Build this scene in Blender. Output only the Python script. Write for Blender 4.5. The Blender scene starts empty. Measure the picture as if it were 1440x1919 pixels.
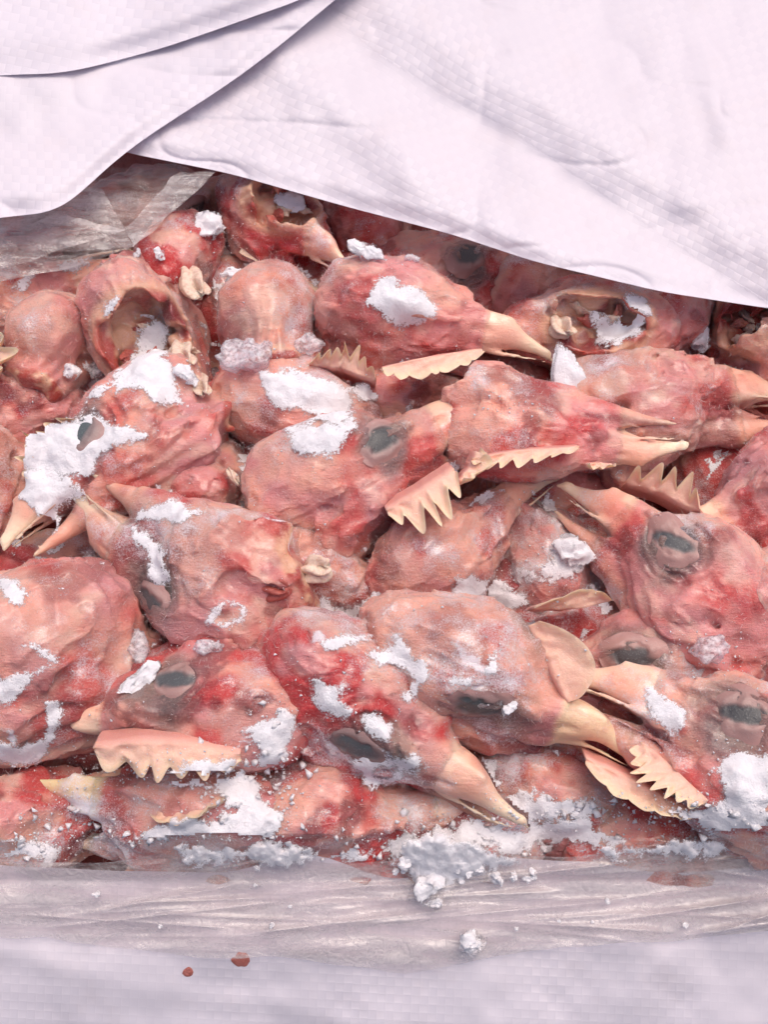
import bpy, math, random
import numpy as np
from mathutils import Matrix, Vector

# ------------------------------------------------------------------ camera, world, sun, exposure
sc = bpy.context.scene
MM = 0.001
TILT = math.radians(28.0)
VFOV = math.radians(48.0)
PW, PH = 1440.0, 1919.0
PXMM = 7.6                                   # photo pixels per mm at the aim point
DIST = (PH / PXMM / 2) / math.tan(VFOV / 2)  # mm
R_ = np.array([1.0, 0, 0])
U_ = np.array([0, math.cos(TILT), math.sin(TILT)])
K_ = np.array([0, -math.sin(TILT), math.cos(TILT)])
CAM = K_ * DIST                              # mm

cd = bpy.data.cameras.new("camera")
cam = bpy.data.objects.new("camera", cd)
sc.collection.objects.link(cam)
cam.matrix_world = Matrix(((R_[0], U_[0], K_[0], CAM[0] * MM), (R_[1], U_[1], K_[1], CAM[1] * MM),
                           (R_[2], U_[2], K_[2], CAM[2] * MM), (0, 0, 0, 1)))
cd.sensor_fit = 'VERTICAL'
cd.angle_y = VFOV
cd.clip_start = 0.005
cd.clip_end = 100.0
sc.camera = cam

world = bpy.data.worlds.new("World")
sc.world = world
world.use_nodes = True
wn = world.node_tree
sky = wn.nodes.new("ShaderNodeTexSky")
sky.sky_type = 'NISHITA'
sky.sun_disc = False
SUN_EL, SUN_AZ = math.radians(74), math.radians(45)   # azimuth clockwise from +Y
sky.sun_elevation = SUN_EL
sky.sun_rotation = SUN_AZ
sky.air_density = 0.9
sky.dust_density = 6.0
sky.ozone_density = 1.0
bg = wn.nodes["Background"]
bg.inputs[1].default_value = 0.15
wn.links.new(sky.outputs[0], bg.inputs[0])
sd = bpy.data.lights.new("sun", 'SUN')
sd.energy = 1.2
sd.angle = math.radians(60)
sd.color = (1.0, 0.90, 0.82)
sun = bpy.data.objects.new("sun", sd)
sc.collection.objects.link(sun)
sdir = Vector((math.sin(SUN_AZ) * math.cos(SUN_EL), math.cos(SUN_AZ) * math.cos(SUN_EL), math.sin(SUN_EL)))
sun.rotation_euler = sdir.to_track_quat('Z', 'Y').to_euler()
sun.location = (0, 0, 1)
sc.view_settings.view_transform = 'Standard'
sc.view_settings.look = 'None'
sc.view_settings.gamma = 1.0
sc.view_settings.exposure = 0.1
sc.cycles.max_bounces = 6
sc.cycles.diffuse_bounces = 3
sc.cycles.glossy_bounces = 2
sc.cycles.transmission_bounces = 3
sc.cycles.transparent_max_bounces = 8
sc.cycles.caustics_reflective = False
sc.cycles.caustics_refractive = False

# ------------------------------------------------------------------ small maths
def P(px, py, z):
    """world point (mm) under photo pixel px,py at height z (arrays allowed)"""
    px = np.asarray(px, float); py = np.asarray(py, float); z = np.asarray(z, float)
    a = (px - PW / 2) / PXMM; b = (PH / 2 - py) / PXMM
    d = a[..., None] * R_ + b[..., None] * U_ - DIST * K_
    t = (z - CAM[2]) / d[..., 2]
    return CAM + d * t[..., None]

def proj(w):
    v = w - CAM
    dep = -(v @ K_)
    return PW / 2 + (v @ R_) / dep * DIST * PXMM, PH / 2 - (v @ U_) / dep * DIST * PXMM

_rng = np.random.RandomState(7)
_perm = np.concatenate([_rng.permutation(256)] * 4).astype(np.int32)
_val = _rng.uniform(-1, 1, 256).astype(np.float32)

def noise(x, y, z, seed=0):
    x = x + seed * 17.31; y = y + seed * 5.77; z = z - seed * 9.13
    xi = np.floor(x); yi = np.floor(y); zi = np.floor(z)
    fx = (x - xi).astype(np.float32); fy = (y - yi).astype(np.float32); fz = (z - zi).astype(np.float32)
    xi = xi.astype(np.int32) & 255; yi = yi.astype(np.int32) & 255; zi = zi.astype(np.int32) & 255
    fx = fx * fx * (3 - 2 * fx); fy = fy * fy * (3 - 2 * fy); fz = fz * fz * (3 - 2 * fz)
    a = _perm[xi]; b = _perm[xi + 1]
    aa = _perm[a + yi]; ab = _perm[a + yi + 1]; ba = _perm[b + yi]; bb = _perm[b + yi + 1]
    def L(q, dz): return _val[_perm[q + zi + dz]]
    x0 = L(aa, 0); x0 = x0 + (L(ba, 0) - x0) * fx
    x1 = L(ab, 0); x1 = x1 + (L(bb, 0) - x1) * fx
    x2 = L(aa, 1); x2 = x2 + (L(ba, 1) - x2) * fx
    x3 = L(ab, 1); x3 = x3 + (L(bb, 1) - x3) * fx
    y0 = x0 + (x1 - x0) * fy; y1 = x2 + (x3 - x2) * fy
    return y0 + (y1 - y0) * fz

def fbm(x, y, z, seed=0, octs=3):
    s = 0; a = 1.0; f = 1.0
    for i in range(octs):
        s = s + a * noise(x * f, y * f, z * f, seed + i * 3); a *= 0.5; f *= 2.03
    return s

def sstep(a, b, x):
    t = np.clip((x - a) / (b - a), 0, 1)
    return t * t * (3 - 2 * t)

def mix(a, b, t):
    return a + (b - a) * t

def smin(a, b, k):
    h = np.clip(0.5 + 0.5 * (b - a) / k, 0, 1)
    return b + (a - b) * h - k * h * (1 - h)

def smax(a, b, k):
    return -smin(-a, -b, k)

def ell(x, y, z, c, r):
    px, py, pz = (x - c[0]) / r[0], (y - c[1]) / r[1], (z - c[2]) / r[2]
    k0 = np.sqrt(px * px + py * py + pz * pz) + 1e-6
    px, py, pz = px / r[0], py / r[1], pz / r[2]
    k1 = np.sqrt(px * px + py * py + pz * pz) + 1e-6
    return k0 * (k0 - 1) / k1

def cone(x, y, z, a, b, ra, rb):
    bx, by, bz = b[0] - a[0], b[1] - a[1], b[2] - a[2]
    qx, qy, qz = x - a[0], y - a[1], z - a[2]
    h = np.clip((qx * bx + qy * by + qz * bz) / (bx * bx + by * by + bz * bz), 0, 1)
    qx = qx - h * bx; qy = qy - h * by; qz = qz - h * bz
    return np.sqrt(qx * qx + qy * qy + qz * qz) - (ra + (rb - ra) * h)

def srgb(r, g, b):
    f = lambda c: (c / 255 / 12.92) if c <= 10 else ((c / 255 + 0.055) / 1.055) ** 2.4
    return np.array([f(r), f(g), f(b)], np.float32)

# ------------------------------------------------------------------ mesh helpers
def link(o, parent=None):
    sc.collection.objects.link(o)
    if parent is not None:
        o.parent = parent
    return o

def build(name, verts_mm, faces, mat, parent=None, attrs=None, smooth=True, uv=None):
    """verts in mm in the parent's frame; faces: (n,4) or (n,3) int array"""
    v = np.ascontiguousarray(np.asarray(verts_mm, np.float32) * MM)
    f = np.ascontiguousarray(np.asarray(faces, np.int32))
    me = bpy.data.meshes.new(name)
    me.vertices.add(len(v)); me.vertices.foreach_set("co", v.ravel())
    n, k = f.shape
    me.loops.add(n * k); me.loops.foreach_set("vertex_index", f.ravel())
    me.polygons.add(n)
    me.polygons.foreach_set("loop_start", np.arange(0, n * k, k, dtype=np.int32))
    me.update(calc_edges=True)
    me.validate()
    if smooth:
        me.polygons.foreach_set("use_smooth", np.ones(len(me.polygons), bool))
    for an, data in (attrs or {}).items():
        data = np.asarray(data, np.float32)
        if data.ndim == 2:
            a = me.attributes.new(an, 'FLOAT_COLOR', 'POINT')
            a.data.foreach_set("color", np.concatenate([data, np.ones((len(data), 1), np.float32)], 1).ravel())
        else:
            a = me.attributes.new(an, 'FLOAT', 'POINT')
            a.data.foreach_set("value", data)
    if uv is not None:
        a = me.attributes.new("wuv", 'FLOAT_VECTOR', 'POINT')
        a.data.foreach_set("vector", np.concatenate([uv, np.zeros((len(uv), 1))], 1).astype(np.float32).ravel())
    me.materials.append(mat)
    o = bpy.data.objects.new(name, me)
    return link(o, parent)

def empty(name, loc_mm):
    o = bpy.data.objects.new(name, None)
    o.empty_display_size = 0.01
    o.location = Vector(loc_mm) * MM
    return link(o)

def tag(o, label, cat, group=None, kind=None):
    if label: o["label"] = label
    if cat: o["category"] = cat
    if group: o["group"] = group
    if kind: o["kind"] = kind
    return o

def grid_faces(nu, nv, keep=None):
    i = np.arange(nu * nv).reshape(nu, nv)
    f = np.stack([i[:-1, :-1], i[1:, :-1], i[1:, 1:], i[:-1, 1:]], -1).reshape(-1, 4)
    if keep is not None:
        f = f[keep.reshape(-1)]
    return f

def compact(v, f, *arrs):
    used = np.unique(f)
    m = np.full(len(v), -1, np.int64); m[used] = np.arange(len(used))
    return (v[used], m[f]) + tuple(a[used] for a in arrs)

def surface_nets(D, o, h):
    """D: signed distance on a grid; returns verts (mm), quads"""
    s = D < 0
    nx, ny, nz = D.shape
    cnt = np.zeros((nx - 1, ny - 1, nz - 1), np.int8)
    for i in (0, 1):
        for j in (0, 1):
            for k in (0, 1):
                cnt += s[i:nx - 1 + i, j:ny - 1 + j, k:nz - 1 + k]
    act = (cnt > 0) & (cnt < 8)
    idx = np.full(act.shape, -1, np.int64)
    ci, cj, ck = np.nonzero(act)
    idx[ci, cj, ck] = np.arange(len(ci))
    acc = np.zeros((len(ci), 3)); num = np.zeros(len(ci))
    cor = [(i, j, k) for i in (0, 1) for j in (0, 1) for k in (0, 1)]
    cv = {c: D[ci + c[0], cj + c[1], ck + c[2]] for c in cor}
    for a in cor:
        for ax in range(3):
            if a[ax]: continue
            b = list(a); b[ax] = 1; b = tuple(b)
            va, vb = cv[a], cv[b]
            m = (va < 0) != (vb < 0)
            t = np.where(m, va / np.where(m, va - vb, 1), 0)
            for q in range(3):
                acc[:, q] += np.where(m, a[q] + (t if q == ax else 0), 0)
            num += m
    v = acc / num[:, None] + np.stack([ci, cj, ck], 1)
    v = v * h + o
    F = []
    for ax in range(3):
        sl0 = [slice(None)] * 3; sl1 = [slice(None)] * 3
        sl0[ax] = slice(0, -1); sl1[ax] = slice(1, None)
        a, b = s[tuple(sl0)], s[tuple(sl1)]
        e = np.stack(np.nonzero(a != b), 1)
        o1, o2 = [q for q in range(3) if q != ax]
        ok = (e[:, o1] > 0) & (e[:, o2] > 0) & (e[:, o1] < D.shape[o1] - 1) & (e[:, o2] < D.shape[o2] - 1)
        e = e[ok]
        flip = a[tuple(e.T)]
        def cell(d1, d2):
            c = e.copy(); c[:, o1] -= d1; c[:, o2] -= d2
            return idx[tuple(c.T)]
        q = np.stack([cell(1, 1), cell(0, 1), cell(0, 0), cell(1, 0)], 1)
        if ax == 1: flip = ~flip
        q = np.where(flip[:, None], q, q[:, ::-1])
        F.append(q)
    return v, np.concatenate(F)

def normals_of(v, f):
    n = np.zeros_like(v)
    fn = np.cross(v[f[:, 2]] - v[f[:, 0]], v[f[:, 3 if f.shape[1] > 3 else 1]] - v[f[:, 1 if f.shape[1] > 3 else 0]])
    for k in range(f.shape[1]):
        np.add.at(n, f[:, k], fn)
    return n / (np.linalg.norm(n, axis=1, keepdims=True) + 1e-9)

# ------------------------------------------------------------------ materials
def new_mat(name):
    m = bpy.data.materials.new(name); m.use_nodes = True
    nt = m.node_tree
    return m, nt, nt.nodes, nt.links, nt.nodes["Principled BSDF"]

def mathn(N, L, op, a, b=None, c=None, clamp=False):
    n = N.new("ShaderNodeMath"); n.operation = op; n.use_clamp = clamp
    for i, q in enumerate((a, b, c)):
        if q is None: continue
        if isinstance(q, (int, float)): n.inputs[i].default_value = q
        else: L.new(q, n.inputs[i])
    return n.outputs[0]

def mixcol(N, L, fac, a, b, mode='MIX'):
    n = N.new("ShaderNodeMix"); n.data_type = 'RGBA'; n.blend_type = mode
    for s, q in ((n.inputs[0], fac), (n.inputs[6], a), (n.inputs[7], b)):
        if isinstance(q, (int, float)): s.default_value = q
        elif isinstance(q, tuple): s.default_value = q
        else: L.new(q, s)
    return n.outputs[2]

def mmcoord(N, L):
    tc = N.new("ShaderNodeTexCoord")
    oi = N.new("ShaderNodeObjectInfo")
    sc_ = N.new("ShaderNodeVectorMath"); sc_.operation = 'SCALE'; sc_.inputs[3].default_value = 1000.0
    L.new(tc.outputs["Object"], sc_.inputs[0])
    ad = N.new("ShaderNodeVectorMath"); ad.operation = 'ADD'
    L.new(sc_.outputs[0], ad.inputs[0])
    m = mathn(N, L, 'MULTIPLY', oi.outputs["Random"], 300.0)
    cb = N.new("ShaderNodeCombineXYZ"); L.new(m, cb.inputs[0]); L.new(m, cb.inputs[1])
    L.new(cb.outputs[0], ad.inputs[1])
    return ad.outputs[0]

def noisen(N, L, co, scale, detail=4, rough=0.55, dist=0.0):
    n = N.new("ShaderNodeTexNoise"); n.inputs["Scale"].default_value = scale
    n.inputs["Detail"].default_value = detail; n.inputs["Roughness"].default_value = rough
    n.inputs["Distortion"].default_value = dist
    L.new(co, n.inputs["Vector"])
    return n.outputs["Fac"]

def maprange(N, L, v, a, b, c=0.0, d=1.0):
    n = N.new("ShaderNodeMapRange"); n.interpolation_type = 'SMOOTHSTEP'
    n.inputs[1].default_value = a; n.inputs[2].default_value = b
    n.inputs[3].default_value = c; n.inputs[4].default_value = d
    L.new(v, n.inputs[0])
    return n.outputs[0]

def flesh_material(name, sss=0.42, bump=1.0, follicle=1.0):
    m, nt, N, L, B = new_mat(name)
    co = mmcoord(N, L)
    at = N.new("ShaderNodeAttribute"); at.attribute_name = "Col"
    fr = N.new("ShaderNodeAttribute"); fr.attribute_name = "frost"
    wt = N.new("ShaderNodeAttribute"); wt.attribute_name = "wet"
    # blotches and fine mottling
    n1 = noisen(N, L, co, 0.45, 5, 0.65, 0.6)
    n2 = noisen(N, L, co, 1.7, 5, 0.7, 0.3)
    col = mixcol(N, L, maprange(N, L, n1, 0.5, 0.8, 0.0, 0.16), at.outputs["Color"], (0.55, 0.12, 0.11, 1), 'MIX')
    col = mixcol(N, L, maprange(N, L, n2, 0.45, 0.8, 0.0, 0.32), col, (0.88, 0.58, 0.50, 1), 'MIX')
    # tiny dark follicle pits
    vo = N.new("ShaderNodeTexVoronoi"); vo.inputs["Scale"].default_value = 0.8
    L.new(co, vo.inputs["Vector"])
    pit = maprange(N, L, vo.outputs["Distance"], 0.0, 0.22, 1.0, 0.0)
    pit = mathn(N, L, 'MULTIPLY', pit, maprange(N, L, n1, 0.4, 0.6, 0.0, 1.0))
    col = mixcol(N, L, mathn(N, L, 'MULTIPLY', pit, 0.32 * follicle), col, (0.30, 0.09, 0.09, 1))
    # granular frost bloom
    n3 = noisen(N, L, co, 2.6, 6, 0.75)
    n4 = noisen(N, L, co, 0.22, 4, 0.6)
    fx = mathn(N, L, 'ADD', mathn(N, L, 'MULTIPLY', n3, 0.75), mathn(N, L, 'MULTIPLY', n4, 0.45))
    fx = mathn(N, L, 'ADD', fx, mathn(N, L, 'MULTIPLY', fr.outputs["Fac"], 0.42))
    frost = maprange(N, L, fx, 0.70, 0.98, 0.0, 0.92)
    frost = mathn(N, L, 'MULTIPLY', frost, mathn(N, L, 'SUBTRACT', 1.0, mathn(N, L, 'MULTIPLY', wt.outputs["Fac"], 0.8)))
    col = mixcol(N, L, frost, col, (0.86, 0.77, 0.80, 1))
    L.new(col, B.inputs["Base Color"])
    ro = mathn(N, L, 'SUBTRACT', 0.42, mathn(N, L, 'MULTIPLY', wt.outputs["Fac"], 0.22))
    ro = mathn(N, L, 'ADD', ro, mathn(N, L, 'MULTIPLY', frost, 0.25))
    L.new(ro, B.inputs["Roughness"])
    B.inputs["Specular IOR Level"].default_value = 0.5
    B.inputs["Subsurface Weight"].default_value = sss
    L.new(maprange(N, L, n4, 0.38, 0.60, 0.05, 0.9), B.inputs["Coat Weight"])
    B.inputs["Coat Roughness"].default_value = 0.13
    B.inputs["Subsurface Radius"].default_value = (1.0, 0.35, 0.25)
    B.inputs["Subsurface Scale"].default_value = 0.003
    B.inputs["Sheen Weight"].default_value = 0.12
    B.inputs["Sheen Roughness"].default_value = 0.45
    B.inputs["Sheen Tint"].default_value = (0.95, 0.9, 0.95, 1)
    # relief: stretched wrinkles, grain, follicles, frost grains
    mp = N.new("ShaderNodeMapping"); mp.inputs["Scale"].default_value = (0.45, 1.6, 1.3)
    mp.inputs["Rotation"].default_value = (0.3, 0.5, 0.2)
    L.new(co, mp.inputs["Vector"])
    wr = N.new("ShaderNodeTexNoise"); wr.noise_type = 'RIDGED_MULTIFRACTAL'
    wr.inputs["Scale"].default_value = 0.55; wr.inputs["Detail"].default_value = 4
    L.new(mp.outputs[0], wr.inputs["Vector"])
    hgt = mathn(N, L, 'MULTIPLY', wr.outputs["Fac"], 0.30)
    mp2 = N.new("ShaderNodeMapping"); mp2.inputs["Scale"].default_value = (0.5, 3.2, 2.2); mp2.inputs["Rotation"].default_value = (0.9, 0.2, 0.7)
    L.new(co, mp2.inputs["Vector"])
    st = noisen(N, L, mp2.outputs[0], 0.7, 3, 0.6, 0.8)
    hgt = mathn(N, L, 'ADD', hgt, mathn(N, L, 'MULTIPLY', st, 0.42))
    hgt = mathn(N, L, 'ADD', hgt, mathn(N, L, 'MULTIPLY', n2, 0.45))
    hgt = mathn(N, L, 'ADD', hgt, mathn(N, L, 'MULTIPLY', n3, 0.22))
    hgt = mathn(N, L, 'SUBTRACT', hgt, mathn(N, L, 'MULTIPLY', pit, 0.22 * follicle))
    hgt = mathn(N, L, 'MULTIPLY', hgt, mathn(N, L, 'SUBTRACT', 1.0, mathn(N, L, 'MULTIPLY', wt.outputs["Fac"], 0.7)))
    hgt = mathn(N, L, 'ADD', hgt, mathn(N, L, 'MULTIPLY', frost, 0.16))
    bp = N.new("ShaderNodeBump"); bp.inputs["Strength"].default_value = 0.8 * bump
    bp.inputs["Distance"].default_value = 0.0011
    L.new(hgt, bp.inputs["Height"])
    L.new(bp.outputs[0], B.inputs["Normal"])
    return m

def comb_material():
    m, nt, N, L, B = new_mat("pale_comb_skin")
    co = mmcoord(N, L)
    at = N.new("ShaderNodeAttribute"); at.attribute_name = "Col"
    n1 = noisen(N, L, co, 0.6, 4, 0.6)
    n2 = noisen(N, L, co, 3.0, 5, 0.7)
    col = mixcol(N, L, maprange(N, L, n1, 0.5, 0.8, 0, 0.3), at.outputs["Color"], (0.70, 0.30, 0.20, 1))
    col = mixcol(N, L, maprange(N, L, n2, 0.52, 0.74, 0, 0.55), col, (0.9, 0.74, 0.68, 1))
    L.new(col, B.inputs["Base Color"])
    B.inputs["Roughness"].default_value = 0.42
    B.inputs["Subsurface Weight"].default_value = 0.35
    B.inputs["Subsurface Radius"].default_value = (1.0, 0.5, 0.25)
    B.inputs["Subsurface Scale"].default_value = 0.002
    bp = N.new("ShaderNodeBump"); bp.inputs["Strength"].default_value = 0.6; bp.inputs["Distance"].default_value = 0.0006
    L.new(mathn(N, L, 'ADD', n1, mathn(N, L, 'MULTIPLY', n2, 0.5)), bp.inputs["Height"])
    L.new(bp.outputs[0], B.inputs["Normal"])
    return m

def eye_material():
    m, nt, N, L, B = new_mat("clouded_eye")
    co = mmcoord(N, L)
    at = N.new("ShaderNodeAttribute"); at.attribute_name = "Col"
    n2 = noisen(N, L, co, 2.2, 5, 0.7)
    col = mixcol(N, L, maprange(N, L, n2, 0.52, 0.75, 0, 0.35), at.outputs["Color"], (0.36, 0.38, 0.38, 1))
    L.new(col, B.inputs["Base Color"])
    B.inputs["Roughness"].default_value = 0.2
    bp = N.new("ShaderNodeBump"); bp.inputs["Strength"].default_value = 0.4; bp.inputs["Distance"].default_value = 0.0004
    L.new(n2, bp.inputs["Height"]); L.new(bp.outputs[0], B.inputs["Normal"])
    return m

def snow_material(name, base, rough=0.75, spec=0.4, feather=True):
    m, nt, N, L, B = new_mat(name)
    co = mmcoord(N, L)
    n1 = noisen(N, L, co, 0.5, 5, 0.65)
    n2 = noisen(N, L, co, 1.5, 7, 0.8)
    col = mixcol(N, L, maprange(N, L, n1, 0.5, 0.8, 0, 0.4), (*base, 1), (base[0] * .86, base[1] * .74, base[2] * .76, 1))
    L.new(col, B.inputs["Base Color"])
    B.inputs["Roughness"].default_value = rough
    B.inputs["Specular IOR Level"].default_value = spec
    bp = N.new("ShaderNodeBump"); bp.inputs["Strength"].default_value = 0.8; bp.inputs["Distance"].default_value = 0.0007
    L.new(mathn(N, L, 'ADD', n1, mathn(N, L, 'MULTIPLY', n2, 0.9)), bp.inputs["Height"])
    L.new(bp.outputs[0], B.inputs["Normal"])
    if feather:                                  # thin rim of a frost sheet breaks up into crystals
        at = N.new("ShaderNodeAttribute"); at.attribute_name = "body"
        g = mathn(N, L, 'ADD', at.outputs["Fac"], mathn(N, L, 'MULTIPLY', mathn(N, L, 'SUBTRACT', n2, 0.5), 2.2))
        g = mathn(N, L, 'ADD', g, mathn(N, L, 'MULTIPLY', mathn(N, L, 'SUBTRACT', n1, 0.5), 0.8))
        tr = N.new("ShaderNodeBsdfTransparent")
        ms = N.new("ShaderNodeMixShader")
        L.new(maprange(N, L, g, 0.26, 0.62), ms.inputs[0])
        L.new(tr.outputs[0], ms.inputs[1]); L.new(B.outputs[0], ms.inputs[2])
        L.new(ms.outputs[0], N["Material Output"].inputs[0])
    return m

def ice_material():
    m, nt, N, L, B = new_mat("cloudy_ice")
    co = mmcoord(N, L)
    n1 = noisen(N, L, co, 0.8, 5, 0.65)
    B.inputs["Base Color"].default_value = (0.9, 0.86, 0.9, 1)
    B.inputs["Roughness"].default_value = 0.25
    B.inputs["Subsurface Weight"].default_value = 0.7
    B.inputs["Subsurface Radius"].default_value = (1.2, 1, 1)
    B.inputs["Subsurface Scale"].default_value = 0.003
    tr = N.new("ShaderNodeBsdfTransparent")
    tr.inputs[0].default_value = (0.95, 0.92, 0.95, 1)
    ms = N.new("ShaderNodeMixShader")
    L.new(maprange(N, L, n1, 0.3, 0.7, 0.12, 0.7), ms.inputs[0])
    L.new(tr.outputs[0], ms.inputs[1]); L.new(B.outputs[0], ms.inputs[2])
    out = N["Material Output"]; L.new(ms.outputs[0], out.inputs[0])
    bp = N.new("ShaderNodeBump"); bp.inputs["Strength"].default_value = 0.35; bp.inputs["Distance"].default_value = 0.0008
    L.new(n1, bp.inputs["Height"]); L.new(bp.outputs[0], B.inputs["Normal"])
    return m

def sack_material():
    m, nt, N, L, B = new_mat("woven_polypropylene")
    at = N.new("ShaderNodeAttribute"); at.attribute_name = "wuv"
    wk = N.new("ShaderNodeAttribute"); wk.attribute_name = "weave"
    sp = N.new("ShaderNodeSeparateXYZ"); L.new(at.outputs["Vector"], sp.inputs[0])
    u, v = sp.outputs[0], sp.outputs[1]
    fu = mathn(N, L, 'FRACT', u); fv = mathn(N, L, 'FRACT', v)
    par = mathn(N, L, 'FRACT', mathn(N, L, 'MULTIPLY', mathn(N, L, 'ADD', mathn(N, L, 'FLOOR', u), mathn(N, L, 'FLOOR', v)), 0.5))
    par = mathn(N, L, 'GREATER_THAN', par, 0.25)
    def dome(f):
        a = mathn(N, L, 'SUBTRACT', mathn(N, L, 'MULTIPLY', f, 2.0), 1.0)
        a = mathn(N, L, 'POWER', mathn(N, L, 'ABSOLUTE', a), 3.0)
        return mathn(N, L, 'SUBTRACT', 1.0, a)
    du, dv = dome(fu), dome(fv)
    # a warp tape on top arches along v and is edged along u; the weft the other way round
    h1 = mathn(N, L, 'MULTIPLY', mathn(N, L, 'ADD', mathn(N, L, 'MULTIPLY', dv, 0.8), 0.2), mathn(N, L, 'POWER', du, 0.12))
    h2 = mathn(N, L, 'MULTIPLY', mathn(N, L, 'ADD', mathn(N, L, 'MULTIPLY', du, 0.8), 0.2), mathn(N, L, 'POWER', dv, 0.12))
    mx = N.new("ShaderNodeMix"); mx.data_type = 'FLOAT'
    L.new(par, mx.inputs[0]); L.new(h1, mx.inputs[2]); L.new(h2, mx.inputs[3])
    vec = N.new("ShaderNodeVectorMath"); vec.operation = 'SCALE'; vec.inputs[3].default_value = 0.35
    L.new(at.outputs["Vector"], vec.inputs[0])
    nz = noisen(N, L, vec.outputs[0], 0.5, 4, 0.6)
    # streaky tapes: random tone per cell, plus the weave's checkered gloss painted as colour
    tn = N.new("ShaderNodeTexWhiteNoise"); tn.noise_dimensions = '2D'
    cb = N.new("ShaderNodeCombineXYZ")
    L.new(mathn(N, L, 'FLOOR', u), cb.inputs[0]); L.new(mathn(N, L, 'FLOOR', v), cb.inputs[1])
    L.new(cb.outputs[0], tn.inputs[0])
    tone = mathn(N, L, 'ADD', mathn(N, L, 'MULTIPLY', tn.outputs[0], 0.35), mathn(N, L, 'MULTIPLY', par, 0.65))
    tone = mathn(N, L, 'MULTIPLY_ADD', mathn(N, L, 'SUBTRACT', tone, 0.5), wk.outputs["Fac"], 0.5)
    col = mixcol(N, L, tone, (0.86, 0.79, 0.85, 1), (0.79, 0.73, 0.80, 1))
    col = mixcol(N, L, maprange(N, L, nz, 0.5, 0.75, 0, 0.25), col, (0.80, 0.70, 0.72, 1))
    # specks of dirt
    sk = N.new("ShaderNodeTexVoronoi"); sk.inputs["Scale"].default_value = 0.16
    L.new(at.outputs["Vector"], sk.inputs["Vector"])
    wnz = N.new("ShaderNodeSeparateColor"); L.new(sk.outputs["Color"], wnz.inputs[0])
    spk = mathn(N, L, 'MULTIPLY', mathn(N, L, 'LESS_THAN', sk.outputs["Distance"], 0.022), mathn(N, L, 'GREATER_THAN', wnz.outputs[0], 0.72))
    col = mixcol(N, L, mathn(N, L, 'MULTIPLY', spk, 0.6), col, (0.25, 0.2, 0.16, 1))
    L.new(col, B.inputs["Base Color"])
    B.inputs["Roughness"].default_value = 0.42
    B.inputs["Specular IOR Level"].default_value = 0.35
    tl = N.new("ShaderNodeBsdfTranslucent"); L.new(col, tl.inputs[0])
    ms = N.new("ShaderNodeMixShader"); ms.inputs[0].default_value = 0.22
    L.new(B.outputs[0], ms.inputs[1]); L.new(tl.outputs[0], ms.inputs[2])
    L.new(ms.outputs[0], N["Material Output"].inputs[0])
    bp = N.new("ShaderNodeBump"); bp.inputs["Distance"].default_value = 0.0005
    hh = mathn(N, L, 'MULTIPLY', mx.outputs[0], wk.outputs["Fac"])
    hh = mathn(N, L, 'ADD', hh, mathn(N, L, 'MULTIPLY', nz, 0.3))
    bp.inputs["Strength"].default_value = 0.22
    L.new(hh, bp.inputs["Height"]); L.new(bp.outputs[0], B.inputs["Normal"])
    return m

def film_material(name, lo, hi):
    m, nt, N, L, B = new_mat(name)
    co = mmcoord(N, L)
    mpf = N.new("ShaderNodeMapping"); mpf.inputs["Scale"].default_value = (0.22, 1.5, 1.0); mpf.inputs["Rotation"].default_value = (0, 0, 0.10)
    L.new(co, mpf.inputs["Vector"])
    n1 = noisen(N, L, mpf.outputs[0], 0.16, 6, 0.65, 0.8)
    n2 = noisen(N, L, co, 1.2, 4, 0.6)
    B.inputs["Base Color"].default_value = (0.72, 0.65, 0.63, 1)
    B.inputs["Roughness"].default_value = 0.12
    B.inputs["Specular IOR Level"].default_value = 1.0
    B.inputs["Coat Weight"].default_value = 0.6
    B.inputs["Coat Roughness"].default_value = 0.08
    tr = N.new("ShaderNodeBsdfTransparent"); tr.inputs[0].default_value = (0.93, 0.90, 0.90, 1)
    ms = N.new("ShaderNodeMixShader")
    L.new(maprange(N, L, mathn(N, L, 'ADD', mathn(N, L, 'MULTIPLY', n1, 0.8), mathn(N, L, 'MULTIPLY', n2, 0.2)), 0.36, 0.66, lo, hi), ms.inputs[0])
    L.new(tr.outputs[0], ms.inputs[1]); L.new(B.outputs[0], ms.inputs[2])
    L.new(ms.outputs[0], N["Material Output"].inputs[0])
    bp = N.new("ShaderNodeBump"); bp.inputs["Strength"].default_value = 0.5; bp.inputs["Distance"].default_value = 0.0012
    L.new(mathn(N, L, 'ADD', noisen(N, L, co, 0.35, 3, 0.5, 1.5), mathn(N, L, 'MULTIPLY', n2, 0.15)), bp.inputs["Height"])
    L.new(bp.outputs[0], B.inputs["Normal"])
    return m

def plain_material(name, col, rough=0.6, sss=0.2):
    m, nt, N, L, B = new_mat(name)
    co = mmcoord(N, L)
    n1 = noisen(N, L, co, 0.9, 5, 0.65)
    c = mixcol(N, L, maprange(N, L, n1, 0.4, 0.75), (*col, 1), (col[0] * .75, col[1] * .6, col[2] * .55, 1))
    L.new(c, B.inputs["Base Color"])
    B.inputs["Roughness"].default_value = rough
    B.inputs["Subsurface Weight"].default_value = sss
    B.inputs["Subsurface Scale"].default_value = 0.0015
    bp = N.new("ShaderNodeBump"); bp.inputs["Strength"].default_value = 0.6; bp.inputs["Distance"].default_value = 0.0008
    L.new(n1, bp.inputs["Height"]); L.new(bp.outputs[0], B.inputs["Normal"])
    return m

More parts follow.
